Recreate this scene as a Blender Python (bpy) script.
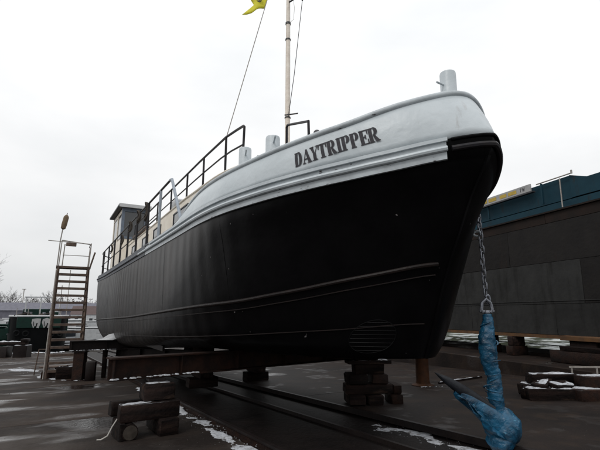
import bpy, bmesh, math, random
import numpy as np
from math import sin, cos, radians, pi, atan2, sqrt
from mathutils import Vector, Matrix, noise
random.seed(7); rng = np.random.default_rng(7)
for o in list(bpy.data.objects): bpy.data.objects.remove(o)
sc = bpy.context.scene
COL = sc.collection
# ------------------------------------------------------------------ camera
H = 1.6
PITCH = math.atan(89/440.)
cd = bpy.data.cameras.new('camera'); cam = bpy.data.objects.new('camera', cd); COL.objects.link(cam)
cam.location = (0, 0, H); cam.rotation_euler = (pi/2+PITCH, 0, 0)
cd.sensor_width = 36; cd.lens = 36*440/600.; cd.clip_start = .05; cd.clip_end = 6000
sc.camera = cam
sc.render.resolution_x = 1024; sc.render.resolution_y = 768
# ------------------------------------------------------------------ world: overcast sky
SUN_EL = radians(48); SUN_AZ = radians(215)      # azimuth clockwise from +Y : behind left of the camera
w = bpy.data.worlds.new('World'); sc.world = w; w.use_nodes = True
nt = w.node_tree; nt.nodes.clear(); N = nt.nodes.new; Lk = nt.links.new
out = N('ShaderNodeOutputWorld'); bg = N('ShaderNodeBackground'); bg2 = N('ShaderNodeBackground'); add = N('ShaderNodeAddShader')
sky = N('ShaderNodeTexSky'); sky.sky_type = 'NISHITA'; sky.sun_disc = False
sky.sun_elevation = SUN_EL; sky.sun_rotation = SUN_AZ; sky.air_density = 1; sky.dust_density = 4
Lk(sky.outputs[0], bg.inputs[0]); bg.inputs[1].default_value = .006
tc = N('ShaderNodeTexCoord'); sep = N('ShaderNodeSeparateXYZ'); Lk(tc.outputs['Generated'], sep.inputs[0])
mp = N('ShaderNodeMapping'); mp.inputs['Scale'].default_value = (1, 1, 2.6); Lk(tc.outputs['Generated'], mp.inputs[0])
no = N('ShaderNodeTexNoise'); no.inputs['Scale'].default_value = 1.7; no.inputs['Detail'].default_value = 5; no.inputs['Roughness'].default_value = .5
Lk(mp.outputs[0], no.inputs[0])
cr = N('ShaderNodeValToRGB'); e = cr.color_ramp.elements
e[0].position = .3; e[0].color = (.78, .80, .815, 1); e[1].position = .66; e[1].color = (1.0, 1.0, 1.0, 1)
Lk(no.outputs[0], cr.inputs[0])
mr = N('ShaderNodeMapRange'); mr.inputs['From Min'].default_value = 0; mr.inputs['From Max'].default_value = 1
mr.inputs['To Min'].default_value = .80; mr.inputs['To Max'].default_value = 1.42
Lk(sep.outputs['Z'], mr.inputs['Value'])
vm = N('ShaderNodeVectorMath'); vm.operation = 'SCALE'; Lk(cr.outputs[0], vm.inputs[0]); Lk(mr.outputs[0], vm.inputs['Scale'])
Lk(vm.outputs[0], bg2.inputs[0]); bg2.inputs[1].default_value = 1.0
Lk(bg.outputs[0], add.inputs[0]); Lk(bg2.outputs[0], add.inputs[1]); Lk(add.outputs[0], out.inputs[0])
# ------------------------------------------------------------------ weak sun through cloud
sl = bpy.data.lights.new('sun', 'SUN'); sl.energy = .9; sl.angle = radians(14); sl.color = (1, .97, .93)
so = bpy.data.objects.new('sun', sl); COL.objects.link(so)
sd = Vector((sin(SUN_AZ)*cos(SUN_EL), cos(SUN_AZ)*cos(SUN_EL), sin(SUN_EL)))
so.rotation_euler = sd.to_track_quat('Z', 'Y').to_euler()
vs = sc.view_settings; vs.view_transform = 'Standard'; vs.look = 'None'; vs.exposure = 0; vs.gamma = 1; vs.use_curve_mapping = False

# ------------------------------------------------------------------ materials
def mat(name, c1, c2=None, rough=.6, scale=3, stretch=(1, 1, 1), metal=0, bump=.15, bscale=30, lo=.35, hi=.65, c3=None, s3=1.0, l3=.55, h3=.7, st3=(1, 1, 1),
        rough2=None, detail=6, spec=.5, bdist=.01, coat=0, rnd=0, plo=None, phi=None):
    m = bpy.data.materials.new(name); m.use_nodes = True; t = m.node_tree; n = t.nodes.new; k = t.links.new
    b = t.nodes['Principled BSDF']; b.inputs['Metallic'].default_value = metal; b.inputs['Roughness'].default_value = rough
    b.inputs['Specular IOR Level'].default_value = spec; b.inputs['Coat Weight'].default_value = coat
    tcn = n('ShaderNodeTexCoord'); mpn = n('ShaderNodeMapping'); mpn.inputs['Scale'].default_value = stretch; k(tcn.outputs['Object'], mpn.inputs[0])
    c2 = c2 or tuple(x*.75 for x in c1)
    nz = n('ShaderNodeTexNoise'); nz.inputs['Scale'].default_value = scale; nz.inputs['Detail'].default_value = detail; nz.inputs['Roughness'].default_value = .6
    k(mpn.outputs[0], nz.inputs[0])
    r = n('ShaderNodeMapRange'); r.inputs['From Min'].default_value = lo; r.inputs['From Max'].default_value = hi; k(nz.outputs[0], r.inputs[0])
    mx = n('ShaderNodeMixRGB'); mx.inputs[1].default_value = (*c1, 1); mx.inputs[2].default_value = (*c2, 1); k(r.outputs[0], mx.inputs[0])
    col = mx.outputs[0]
    if c3:
        mp3 = n('ShaderNodeMapping'); mp3.inputs['Scale'].default_value = st3; mp3.inputs['Location'].default_value = (3.1, 1.7, 5.2); k(tcn.outputs['Object'], mp3.inputs[0])
        n3 = n('ShaderNodeTexNoise'); n3.inputs['Scale'].default_value = s3; n3.inputs['Detail'].default_value = 8; n3.inputs['Roughness'].default_value = .65; k(mp3.outputs[0], n3.inputs[0])
        r3 = n('ShaderNodeMapRange'); r3.inputs['From Min'].default_value = l3; r3.inputs['From Max'].default_value = h3; k(n3.outputs[0], r3.inputs[0])
        m3 = n('ShaderNodeMixRGB'); m3.inputs[2].default_value = (*c3, 1); k(col, m3.inputs[1]); k(r3.outputs[0], m3.inputs[0]); col = m3.outputs[0]
    if rnd:
        oi = n('ShaderNodeObjectInfo'); rm = n('ShaderNodeMapRange'); rm.inputs['To Min'].default_value = 1-rnd; rm.inputs['To Max'].default_value = 1+rnd*1.3; k(oi.outputs['Random'], rm.inputs[0])
        vm_ = n('ShaderNodeVectorMath'); vm_.operation = 'SCALE'; k(col, vm_.inputs[0]); k(rm.outputs[0], vm_.inputs['Scale']); col = vm_.outputs[0]
    k(col, b.inputs['Base Color'])
    if rough2 is not None:
        rr = n('ShaderNodeMapRange'); rr.inputs['From Min'].default_value = plo or lo; rr.inputs['From Max'].default_value = phi or hi
        rr.inputs['To Min'].default_value = rough; rr.inputs['To Max'].default_value = rough2; 
        if plo:
            np_ = n('ShaderNodeTexNoise'); np_.inputs['Scale'].default_value = .9; np_.inputs['Detail'].default_value = 5; mpp = n('ShaderNodeMapping'); mpp.inputs['Scale'].default_value = stretch; mpp.inputs['Location'].default_value = (7.3, 2.2, 0); k(tcn.outputs['Object'], mpp.inputs[0]); k(mpp.outputs[0], np_.inputs[0]); k(np_.outputs[0], rr.inputs[0])
            sr = n('ShaderNodeMapRange'); sr.inputs['From Min'].default_value = plo; sr.inputs['From Max'].default_value = phi; sr.inputs['To Min'].default_value = spec; sr.inputs['To Max'].default_value = .5; k(np_.outputs[0], sr.inputs[0]); k(sr.outputs[0], b.inputs['Specular IOR Level'])
        else: k(nz.outputs[0], rr.inputs[0])
        k(rr.outputs[0], b.inputs['Roughness'])
    if bump:
        nb = n('ShaderNodeTexNoise'); nb.inputs['Scale'].default_value = bscale; nb.inputs['Detail'].default_value = 6; k(tcn.outputs['Object'], nb.inputs[0])
        bp = n('ShaderNodeBump'); bp.inputs['Strength'].default_value = bump; bp.inputs['Distance'].default_value = bdist; k(nb.outputs[0], bp.inputs['Height']); k(bp.outputs[0], b.inputs['Normal'])
    return m
M = {}
M['white'] = mat('grey_white_paint', (.51, .555, .58), (.42, .465, .49), .42, 1.1, bump=.55, bscale=1.4, bdist=.09, c3=(.30, .29, .28), s3=3.5, l3=.62, h3=.85, st3=(1.6, 1.6, .22))
M['bandgrey'] = mat('worn_grey_paint', (.44, .485, .51), (.33, .36, .38), .45, 4, bump=.3, bscale=14, c3=(.03, .028, .028), s3=15, l3=.635, h3=.67, st3=(.45, .45, 1))
M['bluegrey'] = mat('dark_blue_grey_paint', (.055, .066, .085), (.028, .033, .045), .5, 3, bump=.2)
M['rail'] = mat('black_rail_paint', (.012, .012, .016), (.022, .019, .019), .45, 6, bump=.1, spec=0.2)
M['railgrey'] = mat('grey_rail_paint', (.27, .31, .36), (.2, .23, .27), .5, 6, bump=.1)
M['cream'] = mat('cream_paint', (.80, .74, .64), (.70, .63, .53), .5, 2, bump=.1, c3=(.42, .34, .26), s3=6, l3=.66, h3=.8, st3=(1, 1, .3))
M['dark'] = mat('dark_frame', (.03, .03, .034), None, .5, 5, bump=.1)
M['glass'] = mat('dark_glass', (.02, .024, .028), (.03, .034, .04), .08, 2, bump=0, spec=.8)
M['brassy'] = mat('mast_paint', (.74, .68, .60), (.60, .53, .46), .5, 8, bump=.1)
M['galv'] = mat('galvanised_steel', (.22, .23, .26), (.11, .115, .13), .42, 20, metal=.6, bump=.2)
M['rust'] = mat('rusted_steel', (.024, .0115, .008), (.0105, .007, .0062), .7, 5, bump=.8, bscale=20, c3=(.008, .0065, .0065), s3=3, spec=.12, rnd=.25, bdist=.015)
M['darksteel'] = mat('dark_wet_steel', (.014, .010, .009), (.008, .006, .006), .45, 5, bump=.4, bscale=22, spec=0.15)
M['pipe'] = mat('orange_rusted_pipe', (.055, .022, .009), (.028, .013, .007), .7, 6, bump=.4, spec=0.15)
M['timber'] = mat('dark_tarred_timber', (.021, .0125, .0105), (.0055, .004, .0038), .75, 3.5, stretch=(.35, 4, 4), bump=1.0, bscale=14, lo=.3, hi=.6, c3=(.040, .026, .019), s3=4, l3=.58, h3=.72, st3=(.3, 2, 2), spec=.1, bdist=.02, rnd=.45)
M['endgrain'] = mat('cut_log_end', (.060, .050, .042), (.030, .025, .021), .85, 9, spec=.1)
M['snow'] = mat('snow', (.50, .52, .56), (.34, .355, .38), .85, 9, bump=.5, bscale=40, c3=(.14, .13, .12), s3=14, l3=.50, h3=.66)
M['blue'] = mat('blue_plastic_wrap', (.010, .088, .17), (.003, .022, .045), .30, 4.5, bump=1.0, bscale=9, bdist=.04, lo=.40, hi=.66, c3=(.05, .20, .31), s3=16, l3=.60, h3=.68, st3=(1, 1, 2.6), spec=.45)  # pale blue flecks put highlights into the wrap's colour
M['flag'] = mat('yellow_flag_cloth', (.62, .58, .03), (.52, .48, .03), .8, 6, bump=.1)
M['ink'] = mat('dark_lettering', (.026, .025, .030), (.05, .048, .055), .6, 25, bump=0, spec=.2)
M['rope'] = mat('old_rope', (.06, .048, .038), (.03, .025, .021), .9, 30)
M['paleline'] = mat('pale_rope', (.42, .40, .37), None, .9, 30)
M['scaf'] = mat('weathered_brown_steel', (.125, .088, .068), (.06, .044, .037), .65, 7, bump=.3, spec=.2)
M['scafpale'] = mat('pale_weathered_tube', (.32, .30, .28), (.2, .18, .16), .6, 9, bump=.2)
M['straw'] = mat('brown_bristles', (.17, .12, .07), (.10, .07, .045), .9, 12, stretch=(6, 6, .6), bump=.8, bscale=60)
M['bargeblue'] = mat('barge_blue_paint', (.0095, .038, .055), (.007, .028, .042), .6, 1.2, bump=.35, bscale=2.5, bdist=.05, c3=(.022, .020, .019), s3=2.4, l3=.58, h3=.74, st3=(1.6, 1.6, .4), spec=.12)
M['bargehull'] = mat('rusty_black_plate', (.0125, .0115, .0115), (.017, .0155, .0148), .65, 1.5, bump=.6, bscale=7, c3=(.026, .015, .011), s3=1.1, l3=.60, h3=.80, st3=(2.2, 2.2, .25), spec=.10, rnd=.12, bdist=.02)
M['bargerust'] = mat('rusty_strip_plate', (.022, .0145, .012), (.013, .011, .010), .7, 1.6, bump=.4, bscale=10, spec=.1)
M['bargegrey'] = mat('scraped_grey_plate', (.030, .030, .0295), (.021, .021, .0208), .68, 1.6, bump=.6, bscale=6, c3=(.011, .0105, .010), s3=1.6, l3=.52, h3=.74, st3=(2.0, 2.0, .3), spec=.10, rnd=.12, bdist=.02)
M['orangeboard'] = mat('ochre_board', (.11, .048, .011), (.06, .028, .01), .7, 4, bump=.2)
M['boardwhite'] = mat('dirty_white_board', (.36, .36, .36), (.27, .27, .27), .6, 3)
M['yellow'] = mat('yellow_paint', (.48, .33, .04), None, .6, 6)
M['green'] = mat('dark_green_paint', (.0045, .028, .020), (.004, .016, .013), .5, 2, bump=.2, spec=0.2)
M['blackboat'] = mat('black_boat_paint', (.004, .0045, .005), None, .6, 3, spec=0.1)
M['boatwhite'] = mat('boat_white', (.46, .47, .48), (.36, .37, .38), .45, 2)
M['roofgrey'] = mat('slate_violet_roof', (.13, .13, .16), (.095, .095, .12), .7, .8)
M['bark'] = mat('bare_bark', (.075, .066, .066), (.055, .048, .048), .9, 4)
M['grass'] = mat('snowy_grass', (.03, .038, .017), (.02, .023, .014), .95, 1.2, bump=.8, bscale=6, bdist=.05, c3=(.42, .44, .44), s3=.55, l3=.50, h3=.60, spec=.1)
M['quay'] = mat('quay_stone', (.07, .062, .055), (.045, .04, .036), .9, 2)
M['trackbed'] = mat('wet_track_bed', (.0075, .0062, .006), (.013, .010, .0095), .55, 2.5, bump=.8, bscale=12, bdist=.02, spec=0.08)
M['slabr'] = mat('dark_wet_concrete', (.023, .0165, .014), (.012, .0095, .009), .6, .6, bump=.6, bscale=16, lo=.36, hi=.62, rough2=.25, c3=(.031, .021, .0155), s3=1.6, l3=.5, h3=.7, spec=.08, plo=.56, phi=.68)
M['slabl'] = mat('damp_brown_grey_concrete', (.037, .026, .020), (.016, .0125, .011), .72, .55, stretch=(1, .45, 1), bump=.7, bscale=14, lo=.36, hi=.60, rough2=.14, c3=(.055, .047, .042), s3=.8, l3=.50, h3=.72, spec=.10, plo=.53, phi=.63)

M['grillem'] = mat('dark_grille_paint', (.004, .004, .0045), None, .5, 6, bump=0, spec=.15)
def hull_black():
    m = mat('black_hull_paint', (.0022, .0021, .0024), (.0032, .0030, .0034), .36, 3, bump=.25, bscale=2.2, bdist=.05, spec=.05)
    t = m.node_tree; n = t.nodes.new; k = t.links.new; b = t.nodes['Principled BSDF']
    src = b.inputs['Base Color'].links[0].from_socket
    tcn = n('ShaderNodeTexCoord'); sp = n('ShaderNodeSeparateXYZ'); k(tcn.outputs['Object'], sp.inputs[0])
    mpn = n('ShaderNodeMapping'); mpn.inputs['Scale'].default_value = (2.2, 2.2, .16); k(tcn.outputs['Object'], mpn.inputs[0])
    st = n('ShaderNodeTexNoise'); st.inputs['Scale'].default_value = 1.6; st.inputs['Detail'].default_value = 7; st.inputs['Roughness'].default_value = .65; k(mpn.outputs[0], st.inputs[0])
    ss = n('ShaderNodeMapRange'); ss.inputs['From Min'].default_value = .36; ss.inputs['From Max'].default_value = .66; k(st.outputs[0], ss.inputs[0])
    # the old chalky paint starts about four metres behind the stem
    zm = n('ShaderNodeMath'); zm.operation = 'MULTIPLY'; zm.inputs[1].default_value = 2.1; k(sp.outputs['Z'], zm.inputs[0])
    ad = n('ShaderNodeMath'); ad.operation = 'ADD'; k(sp.outputs['X'], ad.inputs[0]); k(zm.outputs[0], ad.inputs[1])
    u = n('ShaderNodeMapRange'); u.inputs['From Min'].default_value = 9.2; u.inputs['From Max'].default_value = 11.0; k(ad.outputs[0], u.inputs[0])
    mu = n('ShaderNodeMath'); mu.operation = 'MULTIPLY'; k(u.outputs[0], mu.inputs[0])
    a2 = n('ShaderNodeMapRange'); a2.inputs['To Min'].default_value = .18; a2.inputs['To Max'].default_value = 1; k(ss.outputs[0], a2.inputs[0]); k(a2.outputs[0], mu.inputs[1])
    mx = n('ShaderNodeMixRGB'); mx.inputs[2].default_value = (.032, .028, .026, 1); k(src, mx.inputs[1]); k(mu.outputs[0], mx.inputs[0])
    # bird droppings / scratches
    vo = n('ShaderNodeTexNoise'); vo.inputs['Scale'].default_value = 9; vo.inputs['Detail'].default_value = 3; k(tcn.outputs['Object'], vo.inputs[0])
    vr = n('ShaderNodeMapRange'); vr.inputs['From Min'].default_value = .75; vr.inputs['From Max'].default_value = .76; k(vo.outputs[0], vr.inputs[0])
    m2 = n('ShaderNodeMixRGB'); m2.inputs[2].default_value = (.14, .13, .13, 1); k(mx.outputs[0], m2.inputs[1]); k(vr.outputs[0], m2.inputs[0])
    k(m2.outputs[0], b.inputs['Base Color'])
    # plating slightly pulled in between the frames
    wv = n('ShaderNodeTexWave'); wv.wave_type = 'BANDS'; wv.bands_direction = 'X'; wv.inputs['Scale'].default_value = .62; wv.inputs['Distortion'].default_value = 5; wv.inputs['Detail'].default_value = 2; wv.inputs['Detail Scale'].default_value = .6
    k(tcn.outputs['Object'], wv.inputs[0]); ob = b.inputs['Normal'].links[0].from_node
    bw_ = n('ShaderNodeBump'); bw_.inputs['Strength'].default_value = .16; bw_.inputs['Distance'].default_value = .05; k(wv.outputs[0], bw_.inputs['Height']); k(ob.outputs[0], bw_.inputs['Normal']); k(bw_.outputs[0], b.inputs['Normal'])
    rr = n('ShaderNodeMapRange'); sp_ = n('ShaderNodeMapRange'); sp_.inputs['To Min'].default_value = .06; sp_.inputs['To Max'].default_value = .17; k(u.outputs[0], sp_.inputs[0]); k(sp_.outputs[0], b.inputs['Specular IOR Level']); rr.inputs['To Min'].default_value = .34; rr.inputs['To Max'].default_value = .40; k(u.outputs[0], rr.inputs[0]); k(rr.outputs[0], b.inputs['Roughness'])
    return m
M['hull'] = hull_black()

# ------------------------------------------------------------------ helpers
def tag(o, label=None, cat=None, group=None, kind=None):
    if label: o['label'] = label
    if cat: o['category'] = cat
    if group: o['group'] = group
    if kind: o['kind'] = kind
    return o
def thing(name, label, cat, loc=(0, 0, 0), rotz=0, group=None):
    o = bpy.data.objects.new(name, None); COL.objects.link(o); o.empty_display_size = .2
    o.location = loc; o.rotation_euler = (0, 0, rotz); return tag(o, label, cat, group)
class MB:
    def __init__(s): s.v = []; s.f = []; s.s = []
    def add(s, vs, fs, sm=False):
        n = len(s.v); s.v += [tuple(x) for x in vs]; s.f += [tuple(i+n for i in f) for f in fs]; s.s += [sm]*len(fs); return s
    def box(s, c, d, rz=0, tilt=(0, 0), cham=0, jit=0):
        hx, hy, hz = d[0]/2, d[1]/2, d[2]/2
        R = Matrix.Rotation(rz, 3, 'Z') @ Matrix.Rotation(tilt[1], 3, 'Y') @ Matrix.Rotation(tilt[0], 3, 'X')
        if cham <= 0:
            P = [(x, y, z) for z in (-hz, hz) for x, y in ((-hx, -hy), (hx, -hy), (hx, hy), (-hx, hy))]
            F = [(3, 2, 1, 0), (4, 5, 6, 7), (0, 1, 5, 4), (1, 2, 6, 5), (2, 3, 7, 6), (3, 0, 4, 7)]
        else:
            bm = bmesh.new(); bmesh.ops.create_cube(bm, size=1)
            for q in bm.verts: q.co = Vector((q.co.x*d[0], q.co.y*d[1], q.co.z*d[2]))
            bmesh.ops.bevel(bm, geom=list(bm.edges), offset=cham, segments=1, affect='EDGES', profile=.5)
            bm.verts.ensure_lookup_table(); bm.verts.index_update()
            P = [tuple(q.co) for q in bm.verts]; F = [tuple(q.index for q in f.verts) for f in bm.faces]; bm.free()
        out = []
        for p in P:
            q = R @ Vector(p)
            if jit: q += Vector((random.uniform(-jit, jit), random.uniform(-jit, jit), random.uniform(-jit, jit)))
            out.append(q + Vector(c))
        return s.add(out, F)
    def tube(s, pts, r, n=8, closed=False, caps=True):
        pts = [Vector(p) for p in pts]; m = len(pts)
        rs = r if isinstance(r, (list, tuple)) else [r]*m
        V = []; prev = None
        for i in range(m):
            if closed: t = pts[(i+1) % m]-pts[i-1]
            else: t = pts[min(i+1, m-1)]-pts[max(i-1, 0)]
            t.normalize()
            if prev is None:
                a = Vector((0, 0, 1)) if abs(t.z) < .9 else Vector((1, 0, 0))
                x = t.cross(a).normalized()
            else:
                x = (prev - t*prev.dot(t)).normalized()
            prev = x; y = t.cross(x)
            for j in range(n):
                a = 2*pi*j/n; V.append(pts[i]+(x*cos(a)+y*sin(a))*rs[i])
        F = []
        for i in range(m if closed else m-1):
            k = (i+1) % m
            for j in range(n): F.append((i*n+j, i*n+(j+1) % n, k*n+(j+1) % n, k*n+j))
        if caps and not closed: F += [tuple(range(n-1, -1, -1)), tuple((m-1)*n+j for j in range(n))]
        return s.add(V, F, True)
    def lathe(s, prof, n=20, c=(0, 0, 0)):
        V = []; F = []
        for r, z in prof:
            for j in range(n): V.append((c[0]+r*cos(2*pi*j/n), c[1]+r*sin(2*pi*j/n), c[2]+z))
        for i in range(len(prof)-1):
            for j in range(n): F.append((i*n+j, i*n+(j+1) % n, (i+1)*n+(j+1) % n, (i+1)*n+j))
        F += [tuple(range(n-1, -1, -1)), tuple((len(prof)-1)*n+j for j in range(n))]
        return s.add(V, F, True)
    def grid(s, rows, sm=True, flip=False):
        n = len(rows[0]); V = [p for r in rows for p in r]; F = []
        for i in range(len(rows)-1):
            for j in range(n-1):
                q = (i*n+j, i*n+j+1, (i+1)*n+j+1, (i+1)*n+j); F.append(q[::-1] if flip else q)
        return s.add(V, F, sm)
    def build(s, name, m, parent=None, loc=None, rotz=0, label=None, solid=0, bevel=0, weld=False):
        me = bpy.data.meshes.new(name); me.from_pydata(s.v, [], s.f); me.validate(); me.update()
        if weld:
            bm = bmesh.new(); bm.from_mesh(me); bmesh.ops.remove_doubles(bm, verts=bm.verts, dist=.0008); bmesh.ops.recalc_face_normals(bm, faces=bm.faces); bm.to_mesh(me); bm.free()
            for p in me.polygons: p.use_smooth = True
        else:
            for p, q in zip(me.polygons, s.s): p.use_smooth = q
            try: me.set_sharp_from_angle(angle=radians(42))
            except Exception: pass
        me.materials.append(M[m] if isinstance(m, str) else m)
        o = bpy.data.objects.new(name, me); COL.objects.link(o)
        if parent: o.parent = parent
        if loc is not None: o.location = loc; o.rotation_euler = (0, 0, rotz)
        if label: o['label'] = label
        if solid:
            md = o.modifiers.new('solid', 'SOLIDIFY'); md.thickness = solid; md.offset = -1
        if bevel:
            md = o.modifiers.new('bevel', 'BEVEL'); md.width = bevel; md.segments = 1; md.limit_method = 'ANGLE'
        return o
def box(name, m, parent, c, d, rz=0, cham=0, tilt=(0, 0), label=None): return MB().box(c, d, rz, tilt, cham).build(name, m, parent, label=label)
def tube(name, m, parent, pts, r, n=8, label=None): return MB().tube(pts, r, n).build(name, m, parent, label=label)
def copy_tree(o, parent=None):
    c = o.copy(); COL.objects.link(c); c.parent = parent
    for ch in list(o.children): copy_tree(ch, c)
    return c

# yard frames -------------------------------------------------------
AZ = radians(29.4)
A2 = Vector((-sin(AZ), cos(AZ))); S2 = Vector((-cos(AZ), -sin(AZ)))
def gz(X, Y): return .10 - .04*(X*A2.x+Y*A2.y)       # the yard falls gently to the water
TILT = math.atan(.04)

# ------------------------------------------------------------------ ground
def ground():
    ss = [-400, -60, -20, 0, 10, 20, 30, 40, 46.9, 47.0, 60, 120, 179, 182, 400, 1200, 3500]
    def zz(s, t):
        if s <= 46.9: return .10-.04*max(s, -60)-.14
        if s < 180: return -6.5
        return -2.9 + (0 if s < 183 else .002*(s-183)) 
    ts = [-3500, -900, -300, -100, -40, -10, 10, 40, 100, 300, 900, 3500]
    rows = []
    for s in ss:
        rows.append([(A2.x*s+S2.x*t, A2.y*s+S2.y*t, zz(s, t)) for t in ts])
    o = MB().grid(rows, False, flip=False).build('ground', mat('earth_ground', (.045, .038, .032), (.06, .055, .045), .9, .15, c3=(.45, .46, .47), s3=.05, l3=.5, h3=.6), None)
    tag(o, kind='structure')
ground()
# water
o = MB().add([(A2.x*s+S2.x*t, A2.y*s+S2.y*t, -3.3) for s, t in ((46, -3000), (46, 3000), (181.5, 3000), (181.5, -3000))], [(0, 1, 2, 3)]).build('water',
    mat('river_water', (.05, .06, .062), (.06, .07, .07), .12, .3, bump=.4, bscale=1.2, bdist=.06), None)
tag(o, kind='structure')
# quay wall
q = MB(); c = A2*46.97
q.box((c.x, c.y, -4.3), (240, .5, 5.0), rz=atan2(S2.y, S2.x)); o = q.build('quay_wall', 'quay'); tag(o, kind='structure')

def st(s, t):   # yard coordinates -> world xy ; s aft, t starboard
    return A2.x*s+S2.x*t, A2.y*s+S2.y*t
def slab_obj(name, m, poly, th=.14, kind='structure', parent=None, lift=0):
    top = []; bot = []
    for s, t in poly:
        x, y = st(s, t); z = .10-.04*s+lift; top.append((x, y, z)); bot.append((x, y, z-th))
    n = len(poly); mb = MB(); ar = sum(top[i][0]*top[(i+1) % n][1]-top[(i+1) % n][0]*top[i][1] for i in range(n))
    F = [tuple(range(n)), tuple(range(2*n-1, n-1, -1))] if ar > 0 else [tuple(range(n-1, -1, -1)), tuple(range(n, 2*n))]
    for i in range(n): F.append((i, n+i, n+(i+1) % n, (i+1) % n) if ar > 0 else (i, (i+1) % n, n+(i+1) % n, n+i))
    mb.add(top+bot, F); o = mb.build(name, m, parent)
    if kind: o['kind'] = kind
    return o
# slab edge through (-2.85,16.4)-(2.61,5.91); rail line through (-3.12,11.15)-(-.49,6.16)
def sof(x, y): return x*A2.x+y*A2.y, x*S2.x+y*S2.y
e0 = sof(-2.85, 16.4); e1 = sof(2.61, 5.91); r0 = sof(-3.12, 11.15); r1 = sof(-.49, 6.16)
T_EDGE = (e0[1]+e1[1])/2; T_RAIL = (r0[1]+r1[1])/2
def mesh_slab(s0, s1, t0, t1): return [(s0, t0), (s1, t0), (s1, t1), (s0, t1)]
# right slab and left apron are rows of cast panels
def paved(name, m, s0, s1, t0, t1, ds, dt, gap=.012):
    base = slab_obj(name, 'trackbed', mesh_slab(s0, s1, t0, t1), .10, lift=-.03)
    ns = max(1, round((s1-s0)/ds)); ntt = max(1, round(abs(t1-t0)/dt)); t0, t1 = min(t0, t1), max(t0, t1)
    a = (s1-s0)/ns; b = (t1-t0)/ntt; shared = None
    for i in range(ns):
        for j in range(ntt):
            s = s0+a*(i+.5); t = t0+b*(j+.5); x, y = st(s, t)
            if shared is None:
                mb = MB().box((0, 0, -.014), (a-gap, b-gap, .028), cham=.006); o = mb.build('slab', m, base); shared = o.data
            else:
                o = bpy.data.objects.new('slab', shared); COL.objects.link(o); o.parent = base
            o.location = (x, y, .10-.04*s+random.uniform(-.002, .002)+.001)
            o.rotation_euler = (Matrix.Rotation(atan2(A2.y, A2.x), 4, 'Z') @ Matrix.Rotation(TILT, 4, 'Y')).to_euler()
    return base
paved('left_apron', 'slabl', -3, 46.6, T_RAIL+.12, T_RAIL+32, 6.2, 5.3)
paved('right_slab', 'slabr', -3, 46.6, T_EDGE, T_EDGE-26, 6.2, 6.5)
slab_obj('track_bed', 'trackbed', mesh_slab(-3, 46.6, T_EDGE, T_RAIL+.12), .10, lift=-.10)

def yard_beam(mb, s0, s1, t, zoff, wd, ht):
    x0, y0 = st(s0, t); x1, y1 = st(s1, t)
    mid = ((x0+x1)/2, (y0+y1)/2, .10-.04*(s0+s1)/2+zoff)
    mb.box(mid, (s1-s0, wd, ht), rz=atan2(A2.y, A2.x), tilt=(0, TILT)); return mb
# slipway rail (foot + head) and slab edge angle iron
t = thing('slipway_rail', 'rusty slipway rail running between snow strip and dark track bed', 'rail', (*st(0, T_RAIL), .1))
def local(o):  # re-express world built child mesh in the thing's frame
    p = o.parent; mw = p.matrix_basis.inverted()
    o.data.transform(mw)
r_ = yard_beam(MB(), -2.5, 46, T_RAIL, -.035, .13, .03).build('rail_foot', 'rust', t); local(r_)
r_ = yard_beam(MB(), -2.5, 46, T_RAIL, .012, .03, .07).build('rail_web', 'rust', t); local(r_)
r_ = yard_beam(MB(), -2.5, 46, T_RAIL, .06, .065, .035).build('rail_head', 'darksteel', t); local(r_)
t = thing('edge_rail', 'dark steel edge rail along the raised right slab beside the track bed', 'rail', (*st(0, T_EDGE), .1))
r_ = yard_beam(MB(), -2.5, 46, T_EDGE+.05, -.03, .07, .10).build('rail_bar', 'darksteel', t); local(r_)
t = thing('inner_rail', 'low dark rail lying in the middle of the track bed', 'rail', (*st(0, (T_EDGE+T_RAIL)/2), 0))
r_ = yard_beam(MB(), -2.5, 46, (T_EDGE+T_RAIL)/2-.35, -.07, .06, .06).build('rail_bar', 'darksteel', t); local(r_)

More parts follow.
